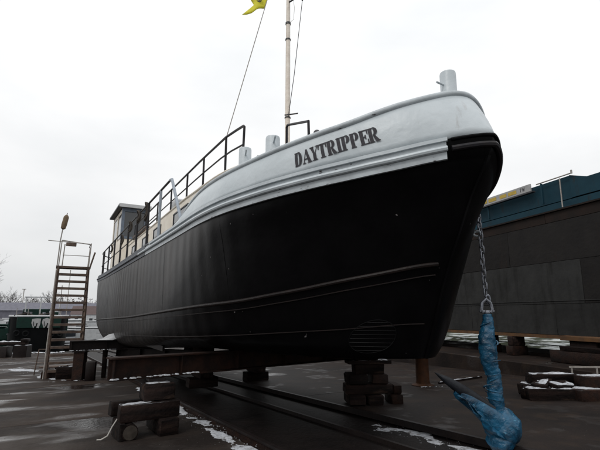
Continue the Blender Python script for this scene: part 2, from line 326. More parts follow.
# snow scatter ------------------------------------------------------
def snow_strip(name, pts, width, dens, size=(.02, .07), zl=0, seed=1):
    """thin melting crust: a fine grid kept only where the noise is high, with a few loose crumbs"""
    rr = random.Random(seed); mb = MB()
    for (x0, y0), (x1, y1) in zip(pts[:-1], pts[1:]):
        L = sqrt((x1-x0)**2+(y1-y0)**2); dx, dy = (x1-x0)/L, (y1-y0)/L; nx, ny = -dy, dx
        cell = max(.014, size[1]*.38, sqrt(L*width*2.4/26000)); na, nb_ = int(L/cell), int(width*2.4/cell); hs = {}
        sc1 = 1/(width*1.1+.04)
        for i in range(na+1):
            for j in range(nb_+1):
                a_ = i*cell; b_ = (j/nb_-.5)*2.4*width; p_ = Vector((a_*sc1*.55, b_*sc1*1.1, seed*3.7))
                v = noise.fractal(p_, .9, 2.1, 5)*.9+.5*noise.noise(Vector((a_*.7, seed, 1)))+(.50 if seed == 2 else .34)-1.1*(abs(b_)/width)**1.5
                if v > .02: hs[i, j] = (a_, b_, v)
        idx = {}
        V = []
        for (i, j), (a_, b_, v) in hs.items():
            idx[i, j] = len(V); x = x0+dx*a_+nx*b_+rr.uniform(-.3, .3)*cell; y = y0+dy*a_+ny*b_+rr.uniform(-.3, .3)*cell
            V.append((x, y, gz(x, y)+zl-.003+min(.5, v)*size[1]*.55+rr.uniform(0, .12)*cell))
        F = [(idx[i, j], idx[i+1, j], idx[i+1, j+1], idx[i, j+1]) for (i, j) in hs if (i+1, j) in hs and (i, j+1) in hs and (i+1, j+1) in hs]
        mb.add(V, F, True)
        for i in range(int(L*dens*.12)):
            k = rr.random(); off = rr.gauss(0, width*.6); x = x0+(x1-x0)*k+nx*off; y = y0+(y1-y0)*k+ny*off
            r = rr.uniform(size[0], size[0]*2.0); z = gz(x, y)+zl; n = 5; a0 = rr.random()*6
            Vc = [(x+r*cos(a0+2*pi*j/n)*rr.uniform(.6, 1.2), y+r*sin(a0+2*pi*j/n)*rr.uniform(.6, 1.2), z-.002) for j in range(n)]+[(x, y, z+r*.5)]
            mb.add(Vc, [(j, (j+1) % n, n) for j in range(n)], True)
    o = mb.build(name, 'snow'); tag(o, kind='stuff'); return o
p = st
o = snow_strip('snow_strip', [p(1, T_RAIL+.22), p(14, T_RAIL+.22)], .20, 420, (.006, .045), -.002, 1); tag(o, 'broken strip of old snow along the left slipway rail', 'snow')
o = snow_strip('snow_strip', [p(2.2, T_EDGE+.28), p(6.4, T_EDGE+.28)], .30, 480, (.005, .032), -.100, 2); tag(o, 'crumbled snow lying in the track bed below the slab edge near the anchor', 'snow')
o = snow_strip('snow_strip', [p(45.6, T_RAIL+1), p(45.6, T_RAIL+32)], .9, 55, (.08, .4), -.01, 3); tag(o, 'white snow bank along the far quay edge', 'snow')
o = snow_strip('snow_strip', [(-2.9, 16.6), (-4.4, 19.0)], .3, 40, (.02, .08), 0, 4); tag(o, 'small snow remains under the hull near the slab edge', 'snow')
o = snow_strip('snow_strip', [(-14, 22), (-10.5, 19), (-8, 15.2)], .8, 30, (.01, .045), 0, 5); tag(o, 'scattered snow crumbs around the foot of the scaffold stairs', 'snow')

gr = MB(); rr = random.Random(21)
for k in range(5200):
    s_ = rr.uniform(1.5, 26)**1.0; t_ = rr.uniform(T_RAIL+.2, T_RAIL+11) if rr.random() < .5 else rr.uniform(T_EDGE-9, T_EDGE+1.3)
    x, y = st(s_, t_); on = t_ > T_RAIL+.15 or t_ < T_EDGE
    z = .10-.04*s_+(0 if on else -.10); r_ = rr.uniform(.003, .012)*(1 if rr.random() < .96 else 2.2); a0 = rr.random()*6
    V = [(x+r_*cos(a0+2*pi*j/5)*rr.uniform(.6, 1.3), y+r_*sin(a0+2*pi*j/5)*rr.uniform(.6, 1.3), z-.002) for j in range(5)]+[(x, y, z+r_*rr.uniform(.3, .9))]
    gr.add(V, [(j, (j+1) % 5, 5) for j in range(5)])
o = gr.build('grit', mat('grit', (.05, .042, .036), (.02, .016, .014), .8, 30, rnd=0)); tag(o, 'grit and paint flakes strewn over the wet yard floor', 'grit', kind='stuff')

# ------------------------------------------------------------------ THE SHIP
K = (2.12, 5.15)
ship = thing('motor_barge', 'large black and grey white motor barge on the slipway with DAYTRIPPER on its bow', 'ship', (K[0], K[1], 0), atan2(A2.y, A2.x))
LT = 24.2
def tab(*kv):
    us = np.array(kv[0::2], float); zs = np.array(kv[1::2], float)
    def f(u):
        h = min(.06+.10*max(u, 0), .9); q = np.linspace(-1, 1, 9)*h
        return float(np.mean(np.interp(np.maximum(u+q, us[0] if u < us[1] else -9), us, zs)))
    return f
z_wale = tab(-.32, 3.685, -.02, 3.615, .35, 3.535, .84, 3.47, 1.45, 3.425, 2.3, 3.385, 3.84, 3.355, 5, 3.35, 11, 3.37, 18, 3.40, 24.2, 3.52)
z_rail = tab(.02, 4.345, .12, 4.275, .22, 4.22, .41, 4.145, .61, 4.07, .88, 3.985, 1.43, 3.91, 1.8, 3.88, 2.3, 3.845, 3.1, 3.835, 4.1, 3.83, 4.7, 3.78, 5.3, 3.66, 5.9, 3.44, 6.4, 3.40, 24, 3.5)
z_strake = tab(.5, 2.22, .66, 2.17, .94, 2.09, 1.8, 1.92, 2.86, 1.785, 4.9, 1.69, 10.5, 1.51, 19.8, 1.34, 24, 1.30)
z_seam = tab(.85, 1.48, 1.44, 1.40, 3.1, 1.28, 5.1, 1.18, 11, .96, 22, .66)
z_bot = tab(1.0, 1.03, 2, 1.0, 5, .97, 11, .60, 21, .12, 24, .25)
def z_band(u): return z_wale(u)-.235
class Lev:
    def __init__(s, off, B, L, p, z, end=0, Ls=3.2, pe=2.5, e=.6):
        s.off, s.B, s.L, s.p, s.z, s.end, s.Ls, s.pe = off, B, L, p, z, end, Ls, pe; s.e = e
    def b(s, u):
        t = min(max((u-s.off)/s.L, 0), 1); r = s.B*max(0, 1-(1-t)**s.p)**s.e; e = LT-s.end-u
        if e < s.Ls: r *= max(0, 1-(1-max(e, 0)/s.Ls)**s.pe)**.5
        return r
    def u(s, r): return s.off+(LT-s.end-s.off)*r
mixz = lambda f, g, k: (lambda u: f(u)*(1-k)+g(u)*k)
levels = [
    Lev(.97, 1.75, 6.5, 2.1, z_bot, 3.2, 5, 2, .54),
    Lev(.91, 2.08, 6.2, 2.2, (lambda u: z_bot(u)+.13), 2.9, 5, 2, .57),
    Lev(.77, 2.2, 5.8, 2.25, z_seam, 1.5, 4.5, 2.2, .60),
    Lev(.62, 2.24, 5.6, 2.3, mixz(z_seam, z_strake, .55), .7, 4, 2.4, .63),
    Lev(.46, 2.25, 5.4, 2.35, z_strake, .45, 3.6, 2.5, .67),
    Lev(.25, 2.26, 5.2, 2.35, mixz(z_strake, z_band, .36), .3, 3.2, 2.5, .70),
    Lev(.05, 2.27, 5.0, 2.35, mixz(z_strake, z_band, .68), .15, 3.2, 2.5, .74),
    Lev(-.14, 2.27, 4.8, 2.35, mixz(z_strake, z_band, .90), .05, 3.2, 2.5, .77),
    Lev(-.22, 2.265, 4.8, 2.35, (lambda u: z_wale(u)-.225), 0, 3.2, 2.5, .78),
    Lev(-.28, 2.27, 4.8, 2.35, (lambda u: z_wale(u)-.17), 0, 3.2, 2.5, .78),
    Lev(-.32, 2.27, 4.8, 2.35, z_wale, 0, 3.2, 2.5, .78)]
WA = (-.32, 2.27, 4.8, 2.35); SK = (.46, 2.25, 5.4, 2.35); SM = (.77, 2.2, 5.8, 2.25)
q = np.concatenate([np.linspace(0, 1, 34)**2*.14, np.linspace(.145, .86, 60), 1-np.linspace(1, 0, 26)[1:]**1.8*.14])
def catmull(P, sub):
    out = []
    for i in range(len(P)-1):
        a, b, c, d = P[max(i-1, 0)], P[i], P[i+1], P[min(i+2, len(P)-1)]
        for k in range(sub):
            t = k/sub; out.append(tuple(b[j]+.5*t*(c[j]-a[j]+t*(2*a[j]-5*b[j]+4*c[j]-d[j]+t*(3*(b[j]-c[j])+d[j]-a[j]))) for j in range(3)))
    out.append(P[-1]); return out
def hull_side(sgn):
    rows = []
    for r in q:
        P = []
        for l in levels:
            u = l.u(r); P.append((u, sgn*l.b(u), l.z(u)))
        top = catmull(P[:9], 3)+P[9:]
        rows.append([(P[0][0], 0.0, P[0][2]-.0)]+top)
    return rows
mb = MB(); mb.grid(hull_side(1)); mb.grid(hull_side(-1), flip=True)
mb.build('hull', 'hull', ship, weld=True)
def hull_pt(u, z, sgn=1, out=0):
    zs = [l.z(u) for l in levels]; bs = [l.b(u) for l in levels]
    for i in range(len(zs)-1):
        if zs[i] <= z <= zs[i+1] or (i == len(zs)-2):
            k = (z-zs[i])/max(1e-6, zs[i+1]-zs[i]); k = max(0, min(1, k)); b = bs[i]+(bs[i+1]-bs[i])*k; break
    return Vector((u, sgn*(b+out), z))
# stem bar
P = [Vector((l.off-.01, 0, l.z(l.off))) for l in levels[:9]]
mb = MB(); rows = []
for p_ in catmull([tuple(x) for x in P], 3):
    rows.append([(p_[0]+.10, .035, p_[2]), (p_[0]-.02, .022, p_[2]), (p_[0]-.02, -.022, p_[2]), (p_[0]+.10, -.035, p_[2])])
mb.grid(rows, False).build('stem_bar', 'hull', ship)
# offset curves round the hull
def curve(z, zo, off, B, L, p_, d, u0, u1, n=60, sgn=1, end=0):
    l = Lev(off-d, B+d, L, p_, z, end-d, e={-.32: .78, .46: .67, .50: .67, .77: .60}[off]); out = []
    for k in np.linspace(0, 1, n):
        u = u0+(u1-u0)*k**2.2 if u0 < 1.5 else u0+(u1-u0)*k
        out.append(Vector((u, sgn*l.b(u), z(u)+zo)))
    return out
def around(z, zo, off, B, L, p_, d, umax, n=40, end=0):
    c = curve(z, zo, off, B, L, p_, d, off-d, umax, n, 1, end); return c[::-1]+[Vector((v.x, -v.y, v.z)) for v in c[1:]]
def strip(name, m, z, zt, zb, dt, db, u0, u1, sgn, n=90):
    a = curve(z, zt, *WA, dt, u0, u1, n, sgn); b = curve(z, zb, *WA, db, u0, u1, n, sgn)
    sh_ = lambda c_, dz: [Vector((v_.x+.02*max(0, 1-v_.x), v_.y*(1-.03/max(.04, abs(v_.y))), v_.z+dz)) for v_ in c_]; l2 = sh_(b, -.002); l1 = sh_(a, .002)
    rows = [[l1[i], a[i], b[i], l2[i]] for i in range(n)]
    return MB().grid(rows, False, flip=sgn > 0).build(name, m, ship)
def U0(d, sgn):   # where the white paint starts: half a breadth of .36 m from the stem
    return (-.03 if sgn > 0 else 1.0)-d*.9
for sgn in (1, -1):
    strip('wale_ledge', 'white', z_wale, .008, -.035, .045, .045, U0(.045, sgn), 8, sgn)
    strip('wale_panel', 'bandgrey', z_wale, -.03, -.245, .012, .012, U0(.012, sgn), 8.6, sgn)
    strip('wale_panel', 'bluegrey', z_wale, .006, -.245, .018, .018, 8.62, LT, sgn).__setitem__('label', 'dark blue grey after part of the wale')
    MB().tube(curve(z_wale, -.125, *WA, .03, U0(.03, sgn), 9.5, 90, sgn), .034, 8).build('rub_rail', 'white', ship)
    MB().tube(curve(z_wale, -.125, *WA, .03, 9.5, LT-.01, 60, sgn), .034, 8).build('rub_rail', 'bluegrey', ship)
    # flat bar along the lower edge of the wale
    MB().tube(curve(z_strake, 0, *SK, .008, .50 if sgn > 0 else 2.5, 22.8, 90, sgn), [.029]*86+[.027, .022, .015, .01], 8).build('lower_rub_strake', 'darksteel', ship)
    MB().tube(curve(z_strake, -.12, .50, 2.245, 5.45, 2.34, .0, .55 if sgn > 0 else 2.5, 22.5, 80, sgn), .009, 5).build('weld_bead', 'darksteel', ship)
    MB().tube(curve(z_seam, 0, *SM, .002, .80 if sgn > 0 else 2.5, 20.5, 80, sgn), .009, 5).build('weld_bead', 'darksteel', ship)
fr = [v for v in around(z_wale, -.125, *WA, .004, 1.0, 50) if v.y < .46]
MB().tube(fr, .036, 8).build('bow_rub_rail', 'rail', ship)
fr = [v for v in around(z_wale, -.012, *WA, .006, 1.3, 50) if v.y < .45]
MB().tube(fr, .022, 8).build('bow_collar_bead', 'hull', ship)
# bulwark
wl = levels[-1]; rl = Lev(.02, 2.12, 4.6, 2.6, z_rail, e=.60)
def bw(us, w, sgn=1, d=0):
    # us : station measured at the rail level, 0..6.2
    ur = .02-d+us; uw = -.32-d+us*(6.72/6.2)
    r_ = Lev(.02-d, 2.12+d, 4.6, 2.6, z_rail, e=.60); l_ = Lev(-.32-d, 2.27+d, 4.8, 2.35, z_wale, e=.78)
    a = Vector((uw, sgn*l_.b(uw), z_wale(uw)+.005)); b = Vector((ur, sgn*r_.b(ur), max(z_rail(ur), z_wale(ur)+.03)))
    p_ = a.lerp(b, w)
    bul = .05*sin(pi*w)*min(1, us*2+.4)            # slight outward fullness
    p_.y += sgn*bul*.6; p_.x -= bul*.6*max(0, 1-us)
    return p_
rows = []
ks = [6.2*(k**2) for k in np.linspace(0, 1, 60)]
for us in reversed(ks): rows.append([bw(us, w_, 1) for w_ in np.linspace(0, 1, 7)])
for us in ks[1:]: rows.append([bw(us, w_, -1) for w_ in np.linspace(0, 1, 7)])
o = MB().grid(rows).build('bulwark', 'white', ship, solid=.02, weld=True)
cap = [bw(us, 1, 1) for us in reversed(ks)]+[bw(us, 1, -1) for us in ks[1:]]
MB().tube(cap, .040, 10).build('cap_rail', 'bandgrey', ship)
# low gunwale lip aft
for sgn in (1, -1):
    MB().tube([Vector((u, sgn*(levels[-1].b(u)-.03), z_wale(u)+.03)) for u in np.linspace(6.2, LT-.02, 60)], .035, 8).build('gunwale_lip', 'bluegrey', ship)
# decks
rows = []
for u in list(np.linspace(.10, 5.2, 24)):
    b = rl.b(u)-.03; z = z_rail(max(u, .6))-.26; rows.append([(u, -b, z), (u, 0, z+.05), (u, b, z)])
MB().grid(rows).build('foredeck', 'bandgrey', ship)
rows = []
for u in list(np.linspace(5.2, LT-.05, 50)):
    b = levels[-1].b(u)-.02; z = z_wale(u)+.01; rows.append([(u, -b, z), (u, 0, z+.06), (u, b, z)])
MB().grid(rows).build('side_deck', 'bandgrey', ship)
# cabin trunk
CV = 1.44
def zroof(u): return float(np.interp(u, [3.5, 5, 8, 18.2], [4.42, 4.56, 4.66, 4.68]))
def cabv(u): return float(np.interp(u, [3.5, 3.8, 5.5, 16.5, 18.2], [1.15, 1.30, CV, CV, CV]))
us = np.linspace(3.5, 18.2, 50); rows = []
for u in us:
    b = cabv(u); z = zroof(u); zb = 3.3; rows.append([(u, b, zb), (u, b, z-.02), (u, b-.03, z), (u, b*.5, z+.07), (u, 0, z+.09), (u, -b*.5, z+.07), (u, -b+.03, z), (u, -b, z-.02), (u, -b, zb)])
mb = MB().grid(rows, False)
n = len(rows[0]); mb.f.append(tuple(range(n-1, -1, -1))); mb.s.append(False); mb.f.append(tuple(range((len(us)-1)*n, len(us)*n))); mb.s.append(False)
mb.build('cabin', 'cream', ship)
for sgn in (1, -1):
    MB().tube([(u, sgn*(cabv(u)+.01), zroof(u)-.03) for u in us], .022, 6).build('roof_edge', 'cream', ship)
def window(u0, u1, z0, z1, sgn, m='dark'):
    y = sgn*(CV+.012); f = MB(); r = .035
    f.box(((u0+u1)/2, y, z0), (u1-u0+2*r, .03, r)).box(((u0+u1)/2, y, z1), (u1-u0+2*r, .03, r)).box((u0, y, (z0+z1)/2), (r, .03, z1-z0-r)).box((u1, y, (z0+z1)/2), (r, .03, z1-z0-r))
    w_ = f.build('window', m, ship); box('pane', 'glass', w_, ((u0+u1)/2, sgn*(CV+.004), (z0+z1)/2), (u1-u0-.03, .012, z1-z0-.03))
for sgn in (1, -1):
    for a, b in ((7.7, 9.2), (10.9, 12.0), (13.0, 14.1), (15.4, 16.5)): window(a, b, 4.06, 4.42, sgn)
    for a in (5.0, 6.1):   # small vents high on the cabin side
        box('cabin_vent', 'dark', ship, (a, sgn*(cabv(a)+.012), zroof(a)-.14), (.20, .03, .045))
# roof equipment
box('skylight', 'railgrey', ship, (8.7, .75, 4.86), (2.6, .9, .22), cham=.04, tilt=(radians(-8), 0))
box('skylight', 'railgrey', ship, (12.2, .6, 4.88), (1.6, .9, .26), cham=.04)
MB().tube([(7.4, .95, 4.7), (7.4, .95, 4.98), (7.52, .95, 5.05), (7.66, .95, 4.98), (7.66, .95, 4.7)], .022, 8).build('roof_hoop', 'railgrey', ship)
box('roof_box', 'boatwhite', ship, (10.6, .95, 5.0), (.7, .5, .42), cham=.06)
box('tarpaulin_bundle', 'scaf', ship, (15.5, 1.0, 4.86), (2.6, .9, .26), cham=.09)
# wheelhouse
def wheelhouse():
    u0, u1, v0, v1, zb, zt = 19.2, 22.6, .48, 1.62, 3.45, 6.74
    wb = MB().box(((u0+u1)/2, (v0+v1)/2, (zb+5.2)/2), (u1-u0, v1-v0, 5.2-zb)).build('wheelhouse_wall', 'cream', ship)
    fr_ = MB()
    for x, y in ((u0+.04, v0+.04), (u0+.04, v1-.04)):
        fr_.box((x, y, (5.2+zt)/2), (.13, .13, zt-5.2))
    fr_.box((u0+.03, (v0+v1)/2, zt-.09), (.12, v1-v0-.13, .18)).box((u0+.03, (v0+v1)/2, 5.26), (.12, v1-v0-.13, .12))
    sd_ = MB()
    for x, y in ((u1-.04, v0+.06), (u1-.04, v1-.06), ((u0+u1)/2, v1-.06), ((u0+u1)/2, v0+.06)): sd_.box((x, y, (5.2+zt)/2), (.22, .12, zt-5.2))
    for y in (v1-.06, v0+.06): sd_.box((u0+.85, y, zt-.1), (1.35, .10, .2)).box((u1-.85, y, zt-.1), (1.35, .10, .2))
    sd_.box((u1-.03, (v0+v1)/2, zt-.09), (.12, v1-v0-.26, .18)); sd_.build('wheelhouse_side', 'cream', ship)
    fo = fr_.build('wheelhouse_frame', 'bluegrey2', ship)
    box('pane', 'glass', fo, (u0+.05, (v0+v1)/2, 5.95), (.02, v1-v0-.14, 1.3))
    box('pane', 'glass', fo, (u0+.85, v1-.04, 5.95), (1.5, .02, 1.3)); box('pane', 'glass', fo, (u1-.85, v1-.04, 5.95), (1.5, .02, 1.3))
    box('pane', 'glass', fo, (u1-.05, (v0+v1)/2, 5.95), (.02, v1-v0-.14, 1.3))
    rf = MB().box(((u0+u1)/2-.02, (v0+v1)/2+.03, zt+.10), (u1-u0+.55, v1-v0+.36, .10), cham=.01).build('wheelhouse_roof', 'dark', ship)
    MB().box((u0-.31, (v0+v1)/2+.03, zt+.055), (.03, v1-v0+.36, .17), cham=.006).build('roof_fascia', 'boatwhite', rf)
M['bluegrey2'] = mat('slate_blue_frame', (.11, .14, .185), (.08, .10, .135), .5, 4)
wheelhouse()
# aft coach: low cream casing between cabin and stern
box('aft_casing', 'cream', ship, (20.6, -.25, 3.95), (4.2, 1.3, 1.1), cham=.03)
# main railing, both sides
def rail_side(sgn):
    f = lambda u: levels[-1].b(u)-.13
    top = [Vector((u, sgn*f(u), 4.70)) for u in np.linspace(6.75, LT-.25, 44)]
    mid = [Vector((u, sgn*f(u), 4.04)) for u in np.linspace(7.75, LT-.25, 44)]
    MB().tube(top, .028, 7).build('top_rail', 'rail', ship); MB().tube(mid, .018, 6).build('middle_rail', 'rail', ship)
    tube('strut', 'railgrey', ship, [(6.75, sgn*f(6.75), 4.70), (6.60, sgn*f(6.6), 4.68), (5.45, sgn*(f(5.6)+.03), 3.50)], .036, 8)
    tube('rail_post', 'railgrey', ship, [(7.75, sgn*f(7.75), 3.34), (7.75, sgn*f(7.75), 4.69)], .034, 8)
    for u in (9.3, 11.1, 12.9, 14.7, 16.6, 18.6, 20.6, 22.3, 23.5):
        tube('rail_post', 'rail', ship, [(u, sgn*f(u), 3.34), (u, sgn*f(u), 4.69)], .034, 7)
rail_side(1); rail_side(-1)
# cabin-roof railing
def ztop(u): return float(np.interp(u, [4.2, 5.2, 7, 17], [5.27, 5.40, 5.44, 5.46]))
for sgn in (1, -1):
    V = 1.33
    fu = min(4.2, 9)
    MB().tube([(4.25, sgn*V, 4.50), (4.2, sgn*V, ztop(4.2)-.03), (4.24, sgn*V, ztop(4.2))]+[(u, sgn*V, ztop(u)) for u in np.linspace(4.6, 17, 20)], .026, 8).build('roof_rail', 'rail', ship)
    MB().tube([(u, sgn*V, ztop(u)-.40) for u in np.linspace(4.22, 17, 20)], .019, 6).build('roof_middle_rail', 'rail', ship)
    for u in (5.25, 6.85, 8.35, 10.2, 12.2, 14.3, 16.9): tube('roof_rail_post', 'rail', ship, [(u, sgn*V, zroof(u)-.02), (u, sgn*V, ztop(u))], .026, 7)
# bollards
def bollard(u, v, zb, zt, r, pin, dz=.12):
    b = MB().lathe([(r*1.25, zb), (r*1.25, zb+.03), (r, zb+.04), (r, zt-.025), (r*.94, zt), (.001, zt)], 24, (u, v, 0)).build('bollard', 'white', ship)
    tube('pin', 'bandgrey', b, [(u, v, zt-dz), (u+pin[0], v+pin[1], zt-dz+pin[2])], .014, 8)
bollard(3.70, 1.5, 3.5, 4.57, .115, (-.30, .10, .05), .18)
bollard(2.54, 1.5, 3.5, 4.37, .115, (-.30, .10, .05), .15)
bollard(3.70, -1.5, 3.5, 4.60, .115, (-.28, -.1, .05), .18); bollard(2.54, -1.5, 3.5, 4.44, .115, (-.28, -.1, .05), .15)
bollard(.62, -.40, 3.7, 5.06, .115, (-.02, .26, .0), .22)
MB().tube([(.62, -.40, 4.76), (.50, -.58, 4.74)], .012, 6).build('eye_bolt', 'dark', ship)
MB().tube([(2.35, 1.35, 3.6), (2.35, 1.35, 4.50), (2.30, 1.36, 4.52), (1.42, 1.50, 4.20), (1.40, 1.50, 3.7)], .020, 8).build('fore_rail', 'rail', ship)
MB().tube([(3.05, 1.55, 4.04), (2.82, 1.6, 4.08)], .07, 12).build('winch_motor', 'dark', ship)
MB().tube([(2.85, 1.6, 3.6), (2.85, 1.6, 4.05)], .05, 10).build('winch_stand', 'dark', ship)
MB().tube([(2.8, 1.6, 4.06), (2.2, 1.68, 4.0)], .02, 8).build('winch_shaft', 'dark', ship)
def ball(name, m, parent, c, r, sz=1, n=12):
    return MB().lathe([(max(.001, r*sin(a)), -r*cos(a)*sz) for a in np.linspace(0, pi, n)], 14, c).build(name, m, parent)
ball('deck_light', 'dark', ship, (1.28, 1.45, 3.98), .05)
MB().lathe([(.02, 0), (.02, .06), (.035, .07), (.001, .1)], 10, (.62, 1.0, 4.02)).build('flag_socket', 'dark', ship)
# mast
mst = MB().lathe([(.062, 3.6), (.058, 6), (.052, 8.4), (.045, 9.5), (.035, 11.8), (.001, 11.82)], 16, (4.9, 0, 0)).build('mast', 'brassy', ship)
MB().lathe([(.065, 8.42), (.065, 8.47)], 16, (4.9, 0, 0)).build('mast_band', 'dark', mst)
MB().lathe([(.066, 8.00), (.066, 8.03)], 16, (4.9, 0, 0)).build('mast_band', 'dark', mst)
MB().lathe([(.07, 6.0), (.07, 6.03)], 16, (4.9, 0, 0)).build('mast_band', 'dark', mst)
tube('cross_arm', 'rail', mst, [(4.9, 0, 9.02), (4.42, -.10, 8.95), (4.40, -.11, 8.78)], .02, 6)
tube('stay', 'rail', ship, [(4.40, -.11, 8.8), (4.68, -.05, 7.0), (4.82, .02, 6.02)], .008, 5)
tube('cleat', 'dark', mst, [(4.78, .14, 6.0), (4.66, -.14, 6.06)], .016, 6)
tube('halyard', 'paleline', mst, [(4.72, .0, 9.3), (4.62, -.02, 8.7), (4.66, -.02, 8.42), (4.80, .0, 8.42)], .005, 5)
tube('stay', 'scafpale', ship, [(5.25, 1.33, 5.38), (4.98, .05, 10.9)], .010, 5)
# hawse lips, anodes, thruster grille
hz = MB(); c = hull_pt(.80, 2.74, -1)
hz.tube([c+Vector((cos(a)*.05-.04, -.035+cos(a)*.02, sin(a)*.035)) for a in np.linspace(0, 2*pi, 13)[:-1]], .016, 7, closed=True); hz.build('hawse_lip', 'white', ship)
vc, cz, cr_ = .66, 1.31, .215
def hull_v(v, z, out=0):
    lo, hi = .8, 5.
    for _ in range(40):
        m_ = (lo+hi)/2
        if hull_pt(m_, z).y < v: lo = m_
        else: hi = m_
    return Vector((lo-out, v+out*.6, z))
ring = []
for a in np.linspace(0, 2*pi, 33)[:-1]:
    ring.append(hull_v(vc+cr_*cos(a), max(1.06, cz+cr_*sin(a)), .006))
MB().tube(ring, .005, 6, closed=True).build('thruster_ring', 'grillem', ship)
for k in range(8):
    z = cz-cr_+.035+k*(2*cr_-.07)/7; hw = sqrt(max(0, cr_**2-(z-cz)**2))
    if z < 1.08: continue
    tube('grille_bar', 'grillem', ship, [hull_v(vc-hw+2*hw*j/6, z, .006) for j in range(7)], .0035, 6)
for sgn in (1, -1):
    for u in (3.1, 6.3, 9.6, 12.9, 16.4, 19.9):
        zs_ = np.linspace(z_seam(u), z_wale(u)-.26, 14)
        MB().tube([hull_pt(u, z, sgn, -.0015) for z in zs_], .005, 5).build('weld_bead', 'hull', ship)
# rudder and propeller under the counter
box('rudder', 'hull', ship, (22.3, 0, .85), (.9, .06, 1.3), cham=.02)
pr = MB().lathe([(.001, -.1), (.09, -.06), (.1, .1), (.05, .16)], 12).build('propeller', 'brassy', ship); pr.location = (21.3, 0, .8); pr.rotation_euler = (0, pi/2, 0)
for k in range(4):
    bl = MB(); P_ = []
    for r in np.linspace(.08, .42, 6): 
        wv = .11*sin(pi*min(1, (r-.02)/.45)); P_.append([(r, -wv, -.03), (r, wv, .03)])
    b_ = bl.grid(P_).build('blade', 'brassy', pr, solid=.015); b_.rotation_euler = (0, 0, k*pi/2)
box('bilge_keel', 'darksteel', ship, (10, 1.9, .80), (5, .05, .12)); 
# lettering -----------------------------------------------------------
def glyph(ch):
    R_ = lambda x0, y0, x1, y1: [(x0, y0), (x1, y0), (x1, y1), (x0, y1)]
    P = []
    def ring_(cx, cy, rx, ry, ix, iy, a0=-90, a1=90, n=12, icx=None):
        icx = cx if icx is None else icx
        for k in range(n):
            a, b = radians(a0+(a1-a0)*k/n), radians(a0+(a1-a0)*(k+1)/n)
            P.append([(icx+ix*cos(a), cy+iy*sin(a)), (cx+rx*cos(a), cy+ry*sin(a)), (cx+rx*cos(b), cy+ry*sin(b)), (icx+ix*cos(b), cy+iy*sin(b))])
    if ch == 'D':
        P += [R_(.05, 0, .27, 1), R_(0, 0, .36, .05), R_(0, .95, .36, 1)]; ring_(.34, .5, .32, .5, .10, .45); w_ = .70
    elif ch == 'A':
        P += [[(.50, 0), (.74, 0), (.46, 1), (.30, 1)], [(.06, 0), (.13, 0), (.36, .86), (.31, .96)], R_(.18, .27, .52, .34), R_(0, 0, .24, .05), R_(.42, 0, .80, .05)]; w_ = .80
    elif ch == 'Y':
        P += [[(.30, .40), (.46, .34), (.27, 1), (.04, 1)], [(.40, .42), (.46, .40), (.66, .96), (.60, .98)], R_(.27, 0, .49, .48), R_(.18, 0, .58, .05), R_(0, .95, .34, 1), R_(.48, .95, .74, 1)]; w_ = .74
    elif ch == 'T':
        P += [R_(.25, 0, .47, 1), R_(.16, 0, .56, .05), R_(0, .92, .72, 1), [(0, .66), (.05, .66), (.10, .94), (0, .94)], [(.67, .66), (.72, .66), (.72, .94), (.62, .94)]]; w_ = .72
    elif ch in 'RP':
        P += [R_(.05, 0, .27, 1), R_(0, 0, .34, .05), R_(0, .95, .36, 1)]; ring_(.34, .73, .28, .27, .08, .22); w_ = .64
        if ch == 'R': P += [[(.30, .48), (.42, .50), (.68, .05), (.44, 0)], R_(.44, 0, .74, .05)]; w_ = .74
    elif ch == 'I': P += [R_(.07, 0, .29, 1), R_(0, 0, .36, .05), R_(0, .95, .36, 1)]; w_ = .36
    elif ch == 'E':
        P += [R_(.05, 0, .27, 1), R_(0, 0, .60, .06), R_(0, .94, .60, 1), R_(.27, .46, .42, .54), R_(.40, .36, .45, .64), [(.54, .04), (.60, .04), (.60, .32), (.56, .32)], [(.56, .68), (.60, .68), (.60, .96), (.54, .96)]]; w_ = .60
    elif ch == '7': P += [R_(0, .86, .55, 1), [(.10, 0), (.28, 0), (.55, .88), (.38, .88)]]; w_ = .55
    elif ch == 'W': P += [[(.12, 0), (.24, 0), (.14, 1), (0, 1)], [(.20, 0), (.30, 0), (.44, .8), (.34, .8)], [(.46, 0), (.56, 0), (.44, .8), (.34, .8)], [(.52, 0), (.62, 0), (.76, 1), (.62, 1)]]; w_ = .76
    return P, w_
